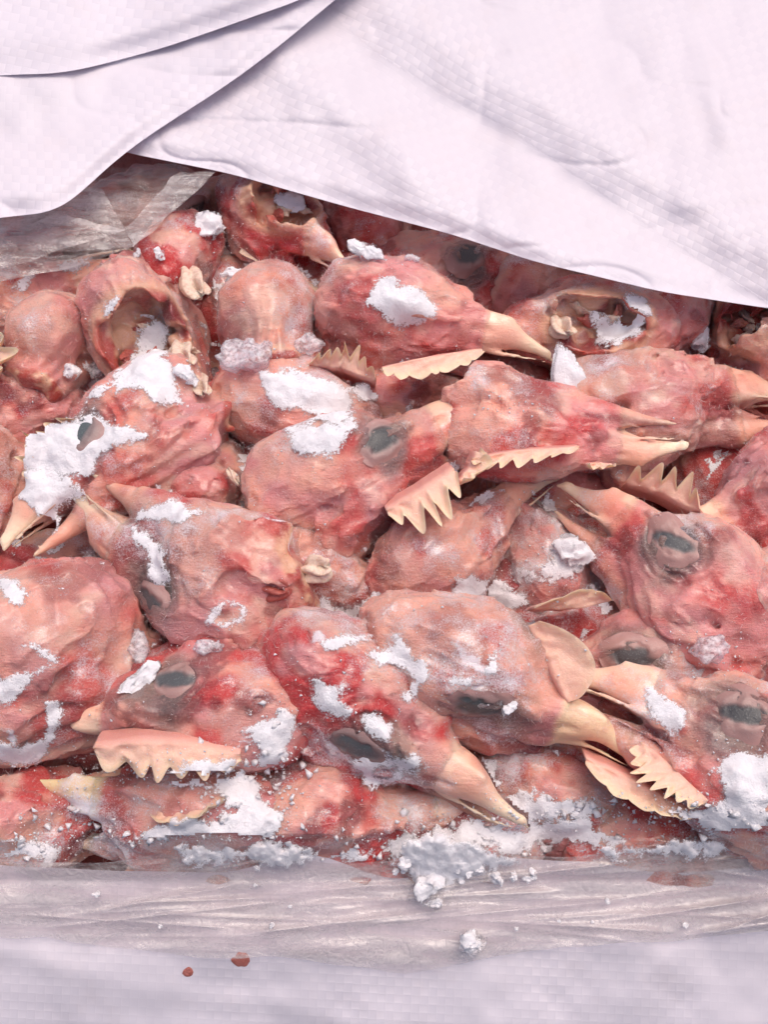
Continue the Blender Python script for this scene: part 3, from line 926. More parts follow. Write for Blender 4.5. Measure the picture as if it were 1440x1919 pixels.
# front row, nearest the camera ---------------------------------------------------------------
H("red head with long beak pointing down right, bare red crown patch, frost over eye", 658, 1303, -32, 52, 1.22, 5, red=0.85,
  flats=[((0.0, 0.30, 1), 18.3)], jaw=3, orange=0.2)
H("pinkish head with gaping pale beak pointing down right beside the red long-beaked head", 862, 1250, -25, 50, 1.17, 7, yellow=0.35, jaw=18, red=0.28,
  flats=[((0.0, 0.3, 1), 16.8)], orange=0.5,
  combs=[("skin_flap", [(1000, 1165), (1040, 1235), (1075, 1310)], (72, -20), (8, 8, 8), 1, dict(plate=0.85, lobes=True, thick=4, tone=0.0))])
H("head at right edge, beak pointing left, dark open eye, serrated pale wattles below", 1428, 1425, 154, 188, 1.26, 6, red=0.6,
  combs=[("wattle", [(1205, 1385), (1260, 1435), (1320, 1510)], (-62, 40, -3), (14, 12, 6), 8, dict(plate=0.6, bend=1)),
         ("wattle", [(1100, 1425), (1190, 1465), (1290, 1520)], (-10, 50, -2), (8, 9, 5), 5, dict(plate=0.75, lobes=True))])
H("red head with upturned peach comb of long points hanging over the ice, lower left", 405, 1325, 183, 58, 1.18, 3, red=0.72, frost=-0.05,
  combs=[("comb", [(178, 1400), (260, 1385), (370, 1388), (450, 1412)], (8, 92, 2), (14, 17, 17, 14), 6, dict(plate=0.5, thick=3.4, bend=0.5, tone=0.3, free=True))])
H("large pale head with broad pressed flat cheeks at the left edge", 30, 1235, 205, 172, 1.45, 2, red=0.36, orange=0.5, eyes=False,
  flats=[((-0.1, 0.35, 1), 20.0), ((-0.25, -0.45, 1), 19.5)])
H("yellowish open beak and jaw half buried in snow, bottom left", 355, 1525, 168, 165, 0.98, -4, eyes=False, yellow=0.7, jaw=24, red=0.3, orange=0.6, frost=0.25,
  combs=[("wattle", [(280, 1525), (350, 1515), (430, 1490)], (12, 38, 0), (12, 12, 10), 4, dict(plate=0.7, lobes=True))])
H("dark red head pressed against the clear film along the bottom, middle", 620, 1545, 5, 40, 1.1, -10, eyes=False, red=0.75)
H("red head lying low between the gaping beak and the serrated wattles", 1060, 1490, -12, 60, 1.05, -15, eyes=False, red=0.55, frost=0.1)
H("flattened red head behind the film at bottom right below the wattles", 1235, 1590, 10, 30, 1.0, -16, eyes=False, red=0.6)
H("dark red head in the bottom left corner", 30, 1560, 20, 20, 1.0, -12, eyes=False, red=0.6)
H("head jammed under the film at the far bottom right corner", 1430, 1575, 170, 150, 1.0, -14, eyes=False, red=0.4, frost=0.2)
H("sunken head showing red meat beside the snow, above the film at bottom centre", 850, 1580, 190, 60, 1.0, -17, eyes=False, red=0.7, frost=0.25)
# middle rows ---------------------------------------------------------------------------------
H("big central head with grey closed eye and raised beak pointing right", 645, 885, 26, 14, 1.16, 8, red=0.3, orange=0.45,
  combs=[("wattle", [(725, 958), (785, 925), (850, 880)], (42, 78, -3), (17, 20, 20), 5, dict(plate=0.35, thick=3.2, tone=0.5, free=True)),
         ("wattle", [(862, 905), (885, 880), (893, 850)], (34, 12, 0), (20, 20, 19), 3, dict(plate=0.5, lobes=True, free=True))])
H("wide head with beak pointing upper left and dark sunken eye, left of centre", 398, 1098, 153, -10, 1.16, 5, red=0.42, jaw=3, neck=19,
  flats=[((0.35, 0.3, 1), 17.0)],
  nubs=[("bone_stump", [(575, 1075, 12), (596, 1068, 14), (606, 1062, 14)], 2.6, 3.4, M_BONE), ("bone_stump", [(500, 1110, 14), (520, 1105, 16), (530, 1102, 16)], 2.2, 2.8, M_MEAT)])
H("long head with beak pointing upper left and frosted eye, right of centre", 1308, 1098, 137, 172, 1.12, 4, jaw=4, red=0.38, frost=0.05,
  combs=[("comb", [(1175, 905), (1240, 912), (1320, 950)], (30, -62, 4), (8, 8, 6), 5, dict(plate=0.3))])
H("head with round grey eye tucked beneath the gaping beak, pale wattle on top", 1232, 1240, 190, 178, 1.05, -4, red=0.3, frost=0.15,
  combs=[("wattle", [(1000, 1140), (1070, 1140), (1140, 1125)], (14, -48, 5), (8, 10, 10), 3, dict(plate=0.75, lobes=True, thick=3.4))])
H("snow-streaked head with comb and beak hanging down left, left side", 245, 815, 220, 192, 1.14, 6, red=0.3, orange=0.5,
  flats=[((-0.1, 0.2, 1), 18.0)],
  combs=[("comb", [(140, 780), (80, 830), (60, 900)], (-48, -20, -2), (12, 11, 10), 7, dict(plate=0.4)),])
H("head with snow-capped crown and upright serrated comb behind the central head", 560, 775, -18, 62, 1.12, 0, red=0.45, eyes=False,
  flats=[((0.1, 0.3, 1), 17)],
  combs=[("comb", [(580, 672), (640, 678), (705, 712)], (10, -48, 8), (10, 11, 10), 7, dict(plate=0.45))])
H("narrow head with toothed pale comb and pointed beak aimed right, behind centre", 985, 815, -7, 172, 1.12, 9, slim=0.72, red=0.48, eyes=False,
  combs=[("comb", [(885, 862), (960, 842), (1085, 838)], (-2, 42, -3), (20, 22, 20), 7, dict(plate=0.55, free=True)),
         ("wattle", [(1100, 872), (1120, 868), (1145, 872)], (0, 22, 0), (19, 19, 18), 3, dict(plate=0.6, lobes=True, free=True))])
H("small head with beak poking up between the central and frosted heads", 830, 1030, 36, 22, 0.95, 0, jaw=8, red=0.4, eyes=False)
H("frost-covered head remnant between the small beak and the long frosted head", 1015, 1030, 120, 60, 0.85, -8, red=0.4, eyes=False, frost=0.35)
H("beak tip pointing left at the right edge, mid height", 1495, 905, 205, 165, 1.1, 5, red=0.4, eyes=False)
H("smooth round pink skull at the right edge below the left-pointing beak", 1440, 1110, 10, 90, 0.9, 0, lump=0.3, pitch=-55, red=0.1, frost=0.15, eyes=False)
H("striped beak poking out right, below the wide head's bone stump", 575, 1070, -20, 30, 0.85, -1, eyes=False, red=0.35, orange=0.6)
# upper rows ----------------------------------------------------------------------------------
H("round-skulled head with red cheeks, pointed beak right and scalloped wattle", 745, 592, -12, 38, 1.1, 9, jaw=9, red=0.35, eyes=False,
  flats=[((0.0, 0.35, 1), 16.5)],
  combs=[("wattle", [(900, 655), (810, 668), (715, 690)], (-4, 48, -2), (15, 19, 19), 7, dict(plate=0.7, lobes=True, thick=3.4, free=True))])
H("bare round orange-pink skull between the cut head and the round-skulled head", 505, 600, 100, 90, 1.15, -1, lump=0.3, pitch=-60, red=0.05, orange=0.75, eyes=False)
H("deep red head with hollow cut crown holding an ice flake, beak down right", 510, 405, -36, 50, 0.98, 4, pitch=22, red=0.8, eyes=False, jaw=20,
  bowls=[(530, 375, 72, 46, 8, 12)],
  combs=[("wattle", [(440, 462), (520, 500), (610, 535)], (18, 26, 0), (10, 13, 12), 4, dict(plate=0.8, lobes=True))])
H("head cut open in a round hollow with white tissue, upper left", 285, 640, 300, 100, 1.15, 2, pitch=-40, red=0.25, orange=0.45, eyes=False,
  bowls=[(283, 640, 104, 90, 11, 12)],
  nubs=[("neck_tissue", [(330, 650, 8), (345, 665, 11), (350, 680, 13)], 2.6, 3.6, M_BONE), ("neck_tissue", [(365, 705, 8), (378, 722, 12), (380, 735, 13)], 2.0, 3.0, M_BONE)])
H("head sliced open beside the flap showing pale windpipe and red flesh, upper right", 1105, 620, 186, 80, 1.1, 3, red=0.4, orange=0.4, eyes=False,
  bowls=[(1120, 605, 98, 62, 11, 13)],
  nubs=[("neck_tissue", [(1040, 600, 8), (1055, 612, 12), (1062, 622, 13)], 2.6, 3.4, M_BONE)])
H("big pink head with beak running off the right edge and an ear hole", 1195, 755, 8, -15, 1.14, 1, jaw=7, eyes=False, red=0.25, frost=0.1, orange=0.45)
H("head with a dark eye in the shade just under the sack flap", 822, 530, 18, 18, 1.1, -6, red=0.4)
H("round reddish skull behind the sliced-open head, under the flap", 1245, 585, 60, 90, 1.0, -5, pitch=-50, red=0.4, eyes=False)
H("hollow cut head at the right edge just under the flap", 1415, 610, 90, 90, 1.05, -3, pitch=-30, red=0.35, orange=0.6, eyes=False, bowls=[(1420, 600, 80, 60, 9, 11)])
H("slit peach beak lying along the film edge, far left", -5, 555, 16, 168, 1.05, -2, eyes=False, jaw=14, red=0.3, orange=0.9)
H("blood-red throat with cream windpipe left of the deep red head", 340, 485, 70, 95, 0.95, -2, pitch=-30, red=0.85, eyes=False,
  nubs=[("neck_tissue", [(345, 510, 8), (365, 530, 12), (375, 552, 12)], 2.4, 4.0, M_BONE)])
H("smooth pink skull at the left edge beside an orange comb", 105, 640, 80, 90, 1.0, 0, lump=0.3, pitch=-60, red=0.08, orange=0.5, eyes=False,
  combs=[("comb", [(-30, 610), (-12, 660), (-25, 720)], (62, 6, 2), (12, 13, 12), 4, dict(plate=0.4, tone=0.6))])
H("red head at the left edge above the snow-streaked head", 25, 760, 190, 60, 0.95, -4, eyes=False, red=0.6)
H("narrow red beak below the scalloped wattle", 770, 755, 4, 20, 0.9, -7, eyes=False, red=0.5, orange=0.6)
H("torn red neck end with a cartilage ring between the snow-streaked and wide heads", 395, 900, 60, 90, 0.9, -6, pitch=-40, red=0.6, eyes=False,
  nubs=[("neck_tissue", [(425, 880, 8), (443, 892, 10), (447, 908, 8)], 1.0, 1.0, M_BONE)])
H("pale head cut by the left edge beside the snow lump", -55, 915, 250, 150, 1.05, -6, red=0.3, orange=0.6, eyes=False)
H("reddish head under the clear film, upper left", 290, 400, 20, 60, 1.05, -8, red=0.5, fuzz=0)
H("pale head under the film at the far upper left", 130, 430, 200, 60, 1.0, -12, red=0.3, fuzz=0)
H("shaded red skull under the flap right of the ice-flake head", 690, 425, 100, 90, 1.0, -8, pitch=-40, red=0.55, eyes=False, fuzz=200)
H("shaded brownish skull under the flap behind the dark-eyed head", 1010, 520, 60, 60, 1.0, -10, red=0.4, fuzz=200)
H("shaded skull under the flap near the right edge", 1340, 560, 140, 80, 1.0, -10, red=0.35, fuzz=200)
# lower layer, seen only through the gaps -------------------------------------------------------
FILL = [(455, 950), (690, 1120), (970, 930), (1380, 900), (160, 1120), (500, 1210), (490, 1450), (1120, 1310), (990, 1120),
        (640, 700), (400, 800), (230, 1290), (1340, 1200), (960, 740), (640, 520), (150, 730), (1060, 960), (420, 560)]
for i, (fx, fy) in enumerate(FILL):
    H("half-hidden red head of the lower layer seen through a gap between the heads", fx, fy, 37 * i, 60 + 41 * i, 1.2, -19, red=0.6, frost=0.1,
      h=0.95, fuzz=0, eyes=False, seed=200 + i, group="heads of the lower layer in the gaps")

# ------------------------------------------------------------------ drape map of the pile
KD = K_ + np.array([0, 0, 1.0]); KD /= np.linalg.norm(KD)
VD = np.cross(KD, R_)
pts = np.concatenate(ALL_TOP)
GS = 0.5
U0, V0 = -118.0, -120.0
NU, NV = 472, 440
gu = np.round((pts @ R_ - U0) / GS).astype(int); gv = np.round((pts @ VD - V0) / GS).astype(int)
ok = (gu >= 0) & (gu < NU) & (gv >= 0) & (gv < NV)
HM = np.full((NU, NV), -60.0)
np.maximum.at(HM, (gu[ok], gv[ok]), (pts @ KD)[ok])
def shift_max(A, r=1):
    B = A.copy()
    for i in range(-r, r + 1):
        for j in range(-r, r + 1):
            B = np.maximum(B, np.roll(np.roll(A, i, 0), j, 1))
    return B
def blur(A, r):
    for ax in (0, 1):
        B = np.zeros_like(A)
        for i in range(-r, r + 1): B += np.roll(A, i, ax)
        A = B / (2 * r + 1)
    return A
HM = -shift_max(-shift_max(HM, 2), 2)
HS = blur(HM, 1)
gU, gV = np.meshgrid(U0 + np.arange(NU) * GS, V0 + np.arange(NV) * GS, indexing='ij')
GP = gU[..., None] * R_ + gV[..., None] * VD + HS[..., None] * KD
GX, GY = proj(GP.reshape(-1, 3)); GX = GX.reshape(NU, NV); GY = GY.reshape(NU, NV)
EDGE = shift_max(HM, 1) - (-shift_max(-HM, 1))
Nf1 = fbm(gU / 6, gV / 6, HS / 6, 3, 4); Nf2 = fbm(gU / 1.8, gV / 1.8, HS * 0, 8, 3)

def poly_sd(px, py, poly):
    """signed distance in px, positive inside"""
    poly = np.asarray(poly, float)
    d2 = np.full(px.shape, 1e12); ins = np.zeros(px.shape, bool)
    for (x0, y0), (x1, y1) in zip(poly, np.roll(poly, -1, 0)):
        ex, ey = x1 - x0, y1 - y0
        t = np.clip(((px - x0) * ex + (py - y0) * ey) / (ex * ex + ey * ey + 1e-9), 0, 1)
        d2 = np.minimum(d2, (px - x0 - t * ex) ** 2 + (py - y0 - t * ey) ** 2)
        ins ^= ((y0 > py) != (y1 > py)) & (px < (x1 - x0) * (py - y0) / ((y1 - y0) if y1 != y0 else 1e-9) + x0)
    return np.where(ins, 1, -1) * np.sqrt(d2)

def snow(label, poly, thick=1.0, rough=9.0, hole=0.0, maxstep=6.0, mat=None, name="snow_patch", group="snow patches frozen on the heads", holes=()):
    poly = np.asarray(poly, float)
    x0, y0 = poly.min(0) - 20; x1, y1 = poly.max(0) + 20
    box = (GX > x0) & (GX < x1) & (GY > y0) & (GY < y1)
    ii, jj = np.nonzero(box)
    if len(ii) == 0: return
    sl = (slice(max(ii.min() - 1, 0), ii.max() + 2), slice(max(jj.min() - 1, 0), jj.max() + 2))
    s = poly_sd(GX[sl], GY[sl], poly)
    for hp in holes:
        s = np.minimum(s, -poly_sd(GX[sl], GY[sl], hp))
    s = s + rough * Nf1[sl] + rough * 0.55 * Nf2[sl]
    if hole: s = np.minimum(s, (0.75 - hole - np.abs(Nf1[sl] + 0.4 * Nf2[sl])) * 30)
    prof = sstep(-11, 6, s)
    hgt = -0.05 + (0.05 + 0.42 * thick * (0.8 + 0.4 * Nf1[sl])) * prof + 0.16 * Nf2[sl] * prof + 0.5 * thick * sstep(8, 40, s) * (0.4 + 0.6 * Nf1[sl])
    p = GP[sl] + hgt[..., None] * KD
    keepv = (s > -14) & (GP[sl][..., 1] > front_y(GP[sl][..., 2]) - 0.4)
    e = EDGE[sl] < maxstep
    kf = keepv[:-1, :-1] & keepv[1:, :-1] & keepv[1:, 1:] & keepv[:-1, 1:] & e[:-1, :-1] & e[1:, 1:]
    if kf.sum() < 6: return
    nu, nv = s.shape
    v, f, bd = compact(p.reshape(-1, 3), grid_faces(nu, nv, kf), sstep(-13, 20, s).ravel())
    # keep one connected sheet
    lab = np.arange(len(v))
    for _ in range(300):
        mn = lab[f].min(1); new = lab.copy()
        for k in range(4): np.minimum.at(new, f[:, k], mn)
        new = new[new]
        if (new == lab).all(): break
        lab = new
    f = f[lab[f[:, 0]] == np.bincount(lab[f[:, 0]]).argmax()]
    v, f, bd = compact(v, f, bd)
    org = v.mean(0)
    o = build(name, v - org, f, mat or M_SNOW, attrs={"body": bd})
    o.location = Vector(org) * MM
    tag(o, label, "snow", group)
    return o

snow("broad white snow sheet on the crown behind the central head", [(490, 700), (560, 690), (610, 712), (700, 728), (735, 735), (730, 752), (660, 745), (655, 790), (640, 815), (600, 790), (560, 770), (515, 765), (490, 730)], 1.4)
snow("white snow tongue on the brow of the central head", [(545, 805), (600, 790), (655, 780), (668, 800), (650, 820), (630, 845), (600, 855), (575, 850), (540, 830)], 1.2)
snow("thick snow mass draped over the face of the snow-streaked left head", [(60, 800), (150, 785), (175, 765), (205, 790), (275, 815), (255, 825), (190, 850), (165, 890), (95, 900), (40, 905), (45, 840)], 1.5)
snow("snow lump hanging below the snow-streaked left head", [(20, 895), (60, 870), (130, 890), (160, 935), (115, 955), (110, 1000), (75, 1000), (70, 965), (35, 930)], 2.0)
snow("ragged snow bridge between the hollow head and the snow-streaked head", [(205, 710), (235, 690), (262, 655), (255, 620), (310, 595), (318, 650), (300, 680), (335, 720), (350, 760), (300, 760), (265, 735), (215, 735), (165, 750)], 1.5)
snow("white ice crust on the rim of the hollow head", [(195, 570), (235, 550), (245, 565), (280, 590), (270, 600), (215, 620), (195, 590)], 1.2)
snow("snow sheet with a bare hole on top of the round-skulled head", [(700, 530), (735, 520), (745, 540), (800, 545), (830, 580), (815, 600), (750, 610), (700, 575), (680, 575)], 1.3)
snow("white crust inside the sliced-open head", [(1112, 588), (1140, 585), (1150, 600), (1205, 588), (1210, 625), (1165, 650), (1120, 640)], 1.2)
snow("snow smear beside the sliced head's rim near the flap", [(1175, 555), (1215, 570), (1225, 595), (1210, 590), (1180, 570)], 0.8)
snow("snow strip along the beak of the wide left head", [(265, 945), (330, 940), (380, 958), (340, 985), (290, 980), (255, 975)], 1.1)
snow("snow tongue running down the cheek of the wide left head", [(248, 985), (275, 1000), (305, 1035), (310, 1070), (325, 1090), (300, 1095), (280, 1070), (275, 1030), (250, 1010)], 1.2)
snow("thin frost ring on the pressed flat of the wide left head", [(385, 1165), (415, 1120), (455, 1125), (468, 1140), (455, 1165), (420, 1180)], 0.5, holes=[[(400, 1165), (420, 1138), (445, 1140), (448, 1155), (420, 1168)]], rough=5)
snow("branching frost seam between the red head and the gaping pink head", [(675, 1220), (740, 1205), (735, 1185), (755, 1190), (770, 1230), (800, 1245), (815, 1260), (790, 1285), (770, 1320), (755, 1310), (775, 1275), (745, 1250), (690, 1235)], 1.2)
snow("frost clots along the flat cheek of the gaping pink head", [(835, 1270), (880, 1270), (935, 1265), (940, 1210), (920, 1210), (918, 1250), (880, 1285), (845, 1290)], 1.0)
snow("snow cap on the crown of the gaping pink head", [(835, 1080), (880, 1075), (940, 1095), (985, 1110), (990, 1135), (950, 1145), (905, 1135), (860, 1115)], 1.3)
snow("frost fringe on the left rim of the red head's bare patch", [(575, 1265), (600, 1265), (640, 1290), (625, 1310), (650, 1335), (615, 1330), (585, 1300)], 1.0, 12)
snow("frost fringe on the upper rim of the red head's bare patch", [(605, 1205), (650, 1185), (700, 1190), (705, 1205), (655, 1205), (620, 1220)], 0.8)
snow("snow patch across the eye of the red long-beaked head", [(660, 1400), (700, 1395), (725, 1420), (790, 1410), (808, 1440), (760, 1450), (745, 1465), (700, 1470), (675, 1450)], 1.2, holes=[[(700, 1440), (740, 1440), (735, 1455), (705, 1455)]])
snow("fluffy frost tuft above the red head's eye", [(675, 1360), (700, 1340), (735, 1365), (720, 1380), (690, 1385)], 0.9, 12)
snow("frost rim on the upper pressed flat of the large left head", [(-10, 1060), (30, 1090), (55, 1110), (40, 1130), (0, 1130)], 0.9)
snow("curved frost line across the large left head's cheek", [(30, 1215), (60, 1200), (115, 1230), (110, 1245), (60, 1270), (20, 1320), (-10, 1310), (-10, 1280), (40, 1265), (90, 1240), (55, 1215)], 0.9, 5)
snow("frost border below the large left head's lower flat", [(90, 1315), (112, 1320), (108, 1370), (95, 1400), (70, 1430), (20, 1440), (-10, 1420), (-10, 1390), (40, 1400), (85, 1385)], 1.0, 6)
snow("snow patch in front of the dark eye, right edge", [(1335, 1440), (1380, 1420), (1445, 1405), (1450, 1500), (1400, 1510), (1360, 1520), (1365, 1470)], 1.6, 12)
snow("frost clump on the snout of the right edge head", [(1200, 1305), (1225, 1290), (1255, 1310), (1290, 1330), (1285, 1375), (1255, 1375), (1220, 1345)], 1.4, 10)
snow("powdery snow bank along the film under the wattles", [(1150, 1545), (1260, 1515), (1345, 1505), (1440, 1500), (1460, 1560), (1330, 1580), (1180, 1580)], 1.2, 18)
snow("powdery snow drift between the beak tips at bottom centre", [(955, 1505), (1010, 1490), (1110, 1500), (1125, 1520), (1040, 1530), (960, 1540)], 0.9, 16)
snow("snow ridge where bottom heads meet the film, centre right", [(820, 1560), (930, 1545), (1100, 1545), (1180, 1575), (1000, 1590), (830, 1600)], 0.9, 18)
snow("deep loose snow under the points of the peach comb", [(230, 1465), (300, 1450), (440, 1430), (500, 1480), (520, 1530), (520, 1590), (420, 1600), (330, 1590), (250, 1595), (180, 1600), (330, 1550), (430, 1520), (400, 1480)], 2.2, 16)
snow("snow band left of the dark red bottom head", [(520, 1580), (560, 1560), (620, 1565), (700, 1590), (760, 1560), (800, 1580), (740, 1605), (560, 1610)], 1.4, 14)
snow("snow clumps in the notch beside the peach comb", [(475, 1370), (530, 1330), (555, 1370), (540, 1420), (500, 1440)], 1.4, 14, group="snow patches frozen on the heads")
snow("frost on the corner heads at bottom left", [(-10, 1560), (60, 1575), (110, 1590), (100, 1615), (-10, 1615)], 1.3, 14)
snow("grainy frost mound over the frost-covered remnant", [(955, 1050), (1010, 1060), (1060, 1010), (1100, 1020), (1095, 1070), (1040, 1090), (965, 1085)], 1.5, 12)
snow("snow lying on the slit peach beak, far left", [(110, 500), (150, 478), (180, 485), (165, 505), (120, 512)], 1.0, 6)
snow("snow streak beside the slit peach beak", [(20, 540), (45, 515), (70, 500), (72, 512), (45, 545)], 0.8, 6)

# powder packed into the gaps between the heads
LOW = blur(blur(HM, 10), 10) - HM
gm = sstep(3.0, 7.0, LOW) * 1.0 + 0.55 * Nf1 + 0.4 * Nf2
kv = (gm > 0.75) & (EDGE < 5) & (GP[..., 1] > front_y(GP[..., 2]) + 1)
kf = kv[:-1, :-1] & kv[1:, :-1] & kv[1:, 1:] & kv[:-1, 1:]
gv_, gf_, gb_ = compact((GP + (0.1 + 0.25 * Nf2)[..., None] * KD).reshape(-1, 3), grid_faces(NU, NV, kf), sstep(0.7, 1.5, gm).ravel() * 0.75)
tag(build("gap_frost", gv_, gf_, M_SNOW, attrs={"body": gb_}), "thin powdery frost packed into the gaps between the heads", "frost", kind="stuff")

# ------------------------------------------------------------------ loose ice
def ground_at(px, py, extra=0.0):
    d = (GX - px) ** 2 + (GY - py) ** 2
    d = np.where(EDGE > 25, d + 50, d)
    i = np.unravel_index(np.argmin(d), d.shape)
    return GP[i] + KD * extra

def ice_lump(label, px, py, wpx, hpx, thick, seed, mat=None, rot=0.0, lift=0.3, facing=None, name="ice_flake", group="loose ice flakes on the heads", at=None, jag=0.35):
    """an angular broken flake: a cut plate, wpx by hpx photo pixels, thick in mm"""
    v, f = ico()
    rng = np.random.RandomState(seed)
    w, hh = wpx / PXMM / 2, hpx / PXMM / 2
    x, y, z = v.T.copy()
    a = np.arctan2(y, x)
    rad = 1 + 0.7 * jag * fbm(np.cos(a) * 0.9, np.sin(a) * 0.9, a * 0, seed, 4)
    zz = np.sign(z) * np.abs(z) ** 0.45
    p = np.stack([x * rad * w, y * rad * hh, zz * thick / 2], 1)
    for _ in range(9):                                # knock corners off
        n = np.array([*rng.normal(0, 1, 2), rng.normal(0, 0.5)]); n /= np.linalg.norm(n)
        off = rng.uniform(0.6, 0.9) * np.max(p @ n)
        p -= np.outer(np.clip(p @ n - off, 0, None), n) * 0.9
    sz = min(wpx, hpx) / PXMM / 8
    p += min(1.1 * sz, 0.45 * thick) * np.stack([fbm(p[:, 0] / (2.2 * sz), p[:, 1] / (2.2 * sz), p[:, 2] / (2.2 * sz), seed + i * 5, 4) for i in range(3)], 1)
    n = np.array(facing if facing is not None else KD, float); n /= np.linalg.norm(n)
    ex = R_ - n * (R_ @ n); ex /= np.linalg.norm(ex); ey = np.cross(n, ex)
    c, s = math.cos(math.radians(rot)), math.sin(math.radians(rot))
    p = p @ np.stack([c * ex + s * ey, -s * ex + c * ey, n])
    org = ground_at(px, py, lift + thick * 0.3) if at is None else np.asarray(at)
    o = build(name, p, f, mat or M_FLAKE, attrs={"body": 0.9 - 0.75 * np.clip((np.hypot(x, y) - 0.72) / 0.28, 0, 1)})
    o.location = Vector(org) * MM
    tag(o, label, "ice", group)
    return o

ice_lump("oval white ice flake standing between the sliced head and the big pink head", 1066, 720, 88, 128, 1.6, 3, rot=28, lift=2.5, facing=K_ + 0.15 * R_)
ice_lump("square white ice flake lying in the hollow of the deep red head", 550, 383, 84, 56, 1.4, 5, rot=-20, lift=1.0)
ice_lump("grey ice lump under the bare orange-pink skull", 470, 672, 130, 66, 6, 8, M_ICE, rot=15, lift=0.5)
ice_lump("small grey ice lump beside the upright comb", 575, 655, 80, 40, 5, 9, M_ICE, rot=20, lift=0.5)
ice_lump("upper of two flat grey ice chips in the gap left of the red comb head", 263, 1215, 50, 64, 1.5, 11, M_ICE, rot=20, lift=1.5)
ice_lump("lower flat ice chip lying on the brow of the red comb head", 275, 1265, 104, 40, 1.5, 12, rot=38, lift=1.0)
ice_lump("fluffy ice crumb left of the deep red head", 393, 432, 62, 62, 5, 14, rot=-40, jag=0.5)
ice_lump("ice crumb above the cream windpipe", 437, 520, 44, 32, 4, 15, rot=30)
ice_lump("broken ice flakes right of the deep red head's beak", 690, 478, 84, 44, 4, 16, rot=-25, jag=0.6)
ice_lump("small ice chip on the dark-eyed head's crown under the flap", 775, 488, 36, 14, 1.4, 17, rot=-15, mat=M_ICE)
ice_lump("white ice chunk under the smooth left skull", 140, 702, 44, 34, 5, 18)
ice_lump("ice sliver beside the hollow head near the left skull", 183, 700, 40, 32, 3, 19, mat=M_ICE)
ice_lump("ice chunk by the cream tissue of the hollow head", 345, 705, 56, 38, 4, 20, rot=-10)
ice_lump("ice crumb wedged at the right of the upright oval flake, under the flap", 1310, 640, 46, 60, 4, 22, jag=0.5)
ice_lump("white ice slab peeking below the sack flap", 1140, 525, 52, 40, 2, 23)
ice_lump("thin ice splinter right of the slab below the flap", 1250, 545, 26, 52, 2, 24, rot=30)
ice_lump("small ice chip on the gaping pink head's cheek", 953, 1330, 36, 18, 1.6, 25, rot=35)
ice_lump("ice crumb stuck beside the wide head's neck stump", 390, 1215, 66, 26, 2, 26, mat=M_ICE)
ice_lump("grey ice chunk in the dark gap above the right edge head", 1330, 1225, 90, 50, 6, 27, M_ICE, jag=0.5)
ice_lump("ice chunk left of the yellowish open beak", 20, 1480, 60, 70, 5, 28, jag=0.5)
ice_lump("frosted ice chunk in the frost-covered remnant", 1070, 1040, 64, 70, 5, 29, jag=0.5)
ice_lump("ice sliver at the mouth of the slit beak, upper left", 258, 478, 14, 36, 1.4, 30, rot=-8)
ice_lump("ice cube left of the blood-red throat", 300, 480, 24, 28, 3, 31)

# loose frost grains filling the gaps and the front edge: too many and too small to count
def grains(name, label, n, regions, smin_, smax_, seed, mat):
    rng = np.random.RandomState(seed)
    base = np.array([[1, 0, -.6], [-.5, .87, -.6], [-.5, -.87, -.6], [0, 0, 1.], [0.6, 0.5, 0.5], [-0.7, 0.2, 0.4]])
    tri = np.array([[0, 2, 1], [0, 4, 3], [0, 1, 4], [1, 3, 4], [1, 5, 3], [1, 2, 5], [2, 3, 5], [2, 0, 3]])
    V = []; F = []; k = 0
    wts = np.array([r[4] for r in regions], float); wts /= wts.sum()
    pick = rng.choice(len(regions), n, p=wts)
    px = np.array([rng.normal(regions[i][0], regions[i][2]) for i in pick]); py = np.array([rng.normal(regions[i][1], regions[i][3]) for i in pick])
    # look the surface up through a coarse index of projected cells
    order = {}
    cxx = (GX / 6).astype(int); cyy = (GY / 6).astype(int)
    key = cxx * 4000 + cyy
    ks = np.argsort(key.ravel(), kind='stable'); kk = key.ravel()[ks]
    q = (px / 6).astype(int) * 4000 + (py / 6).astype(int)
    ix = np.searchsorted(kk, q)
    for i in range(n):
        if ix[i] >= len(kk) or kk[ix[i]] != q[i]: continue
        c = GP.reshape(-1, 3)[ks[ix[i]]]
        if c[1] < front_y(c[2]) - 1: continue
        s = smin_ + (smax_ - smin_) * rng.rand() ** 3
        A = rng.normal(0, 1, (3, 3)); Q, _ = np.linalg.qr(A)
        v = (base * rng.uniform(0.5, 1.3, (6, 1)) * s * np.array([1.2, 1, 0.7])) @ Q
        V.append(v + c + KD * s * 0.4 + rng.normal(0, 0.3, 3)); F.append(tri + k); k += 6
    o = build(name, np.concatenate(V), np.concatenate(F), mat, smooth=False)
    tag(o, label, "frost", kind="stuff")

REG = [(460, 1500, 60, 45, 5), (380, 1570, 120, 22, 4), (520, 1400, 25, 45, 2), (860, 1570, 60, 30, 3), (700, 1580, 200, 20, 3), (1300, 1530, 100, 25, 4),
       (1060, 1520, 80, 20, 2), (60, 1570, 60, 30, 2), (1040, 1050, 50, 40, 2), (1330, 1225, 60, 30, 1.2), (690, 480, 40, 25, 1), (950, 755, 30, 20, 0.8),
       (420, 680, 60, 25, 1), (300, 1440, 90, 25, 2), (640, 1320, 90, 90, 1.2), (880, 1260, 90, 90, 1.2), (240, 800, 110, 70, 1.2), (720, 1000, 420, 300, 2.5),
       (400, 430, 30, 30, 0.8), (560, 770, 90, 50, 1), (1400, 1460, 40, 50, 2), (150, 1480, 60, 40, 1.5)]
grains("frost_grains", "fine loose white frost grains sprinkled over the heads", 5200, REG, 0.10, 0.42, 3, M_CLOD)
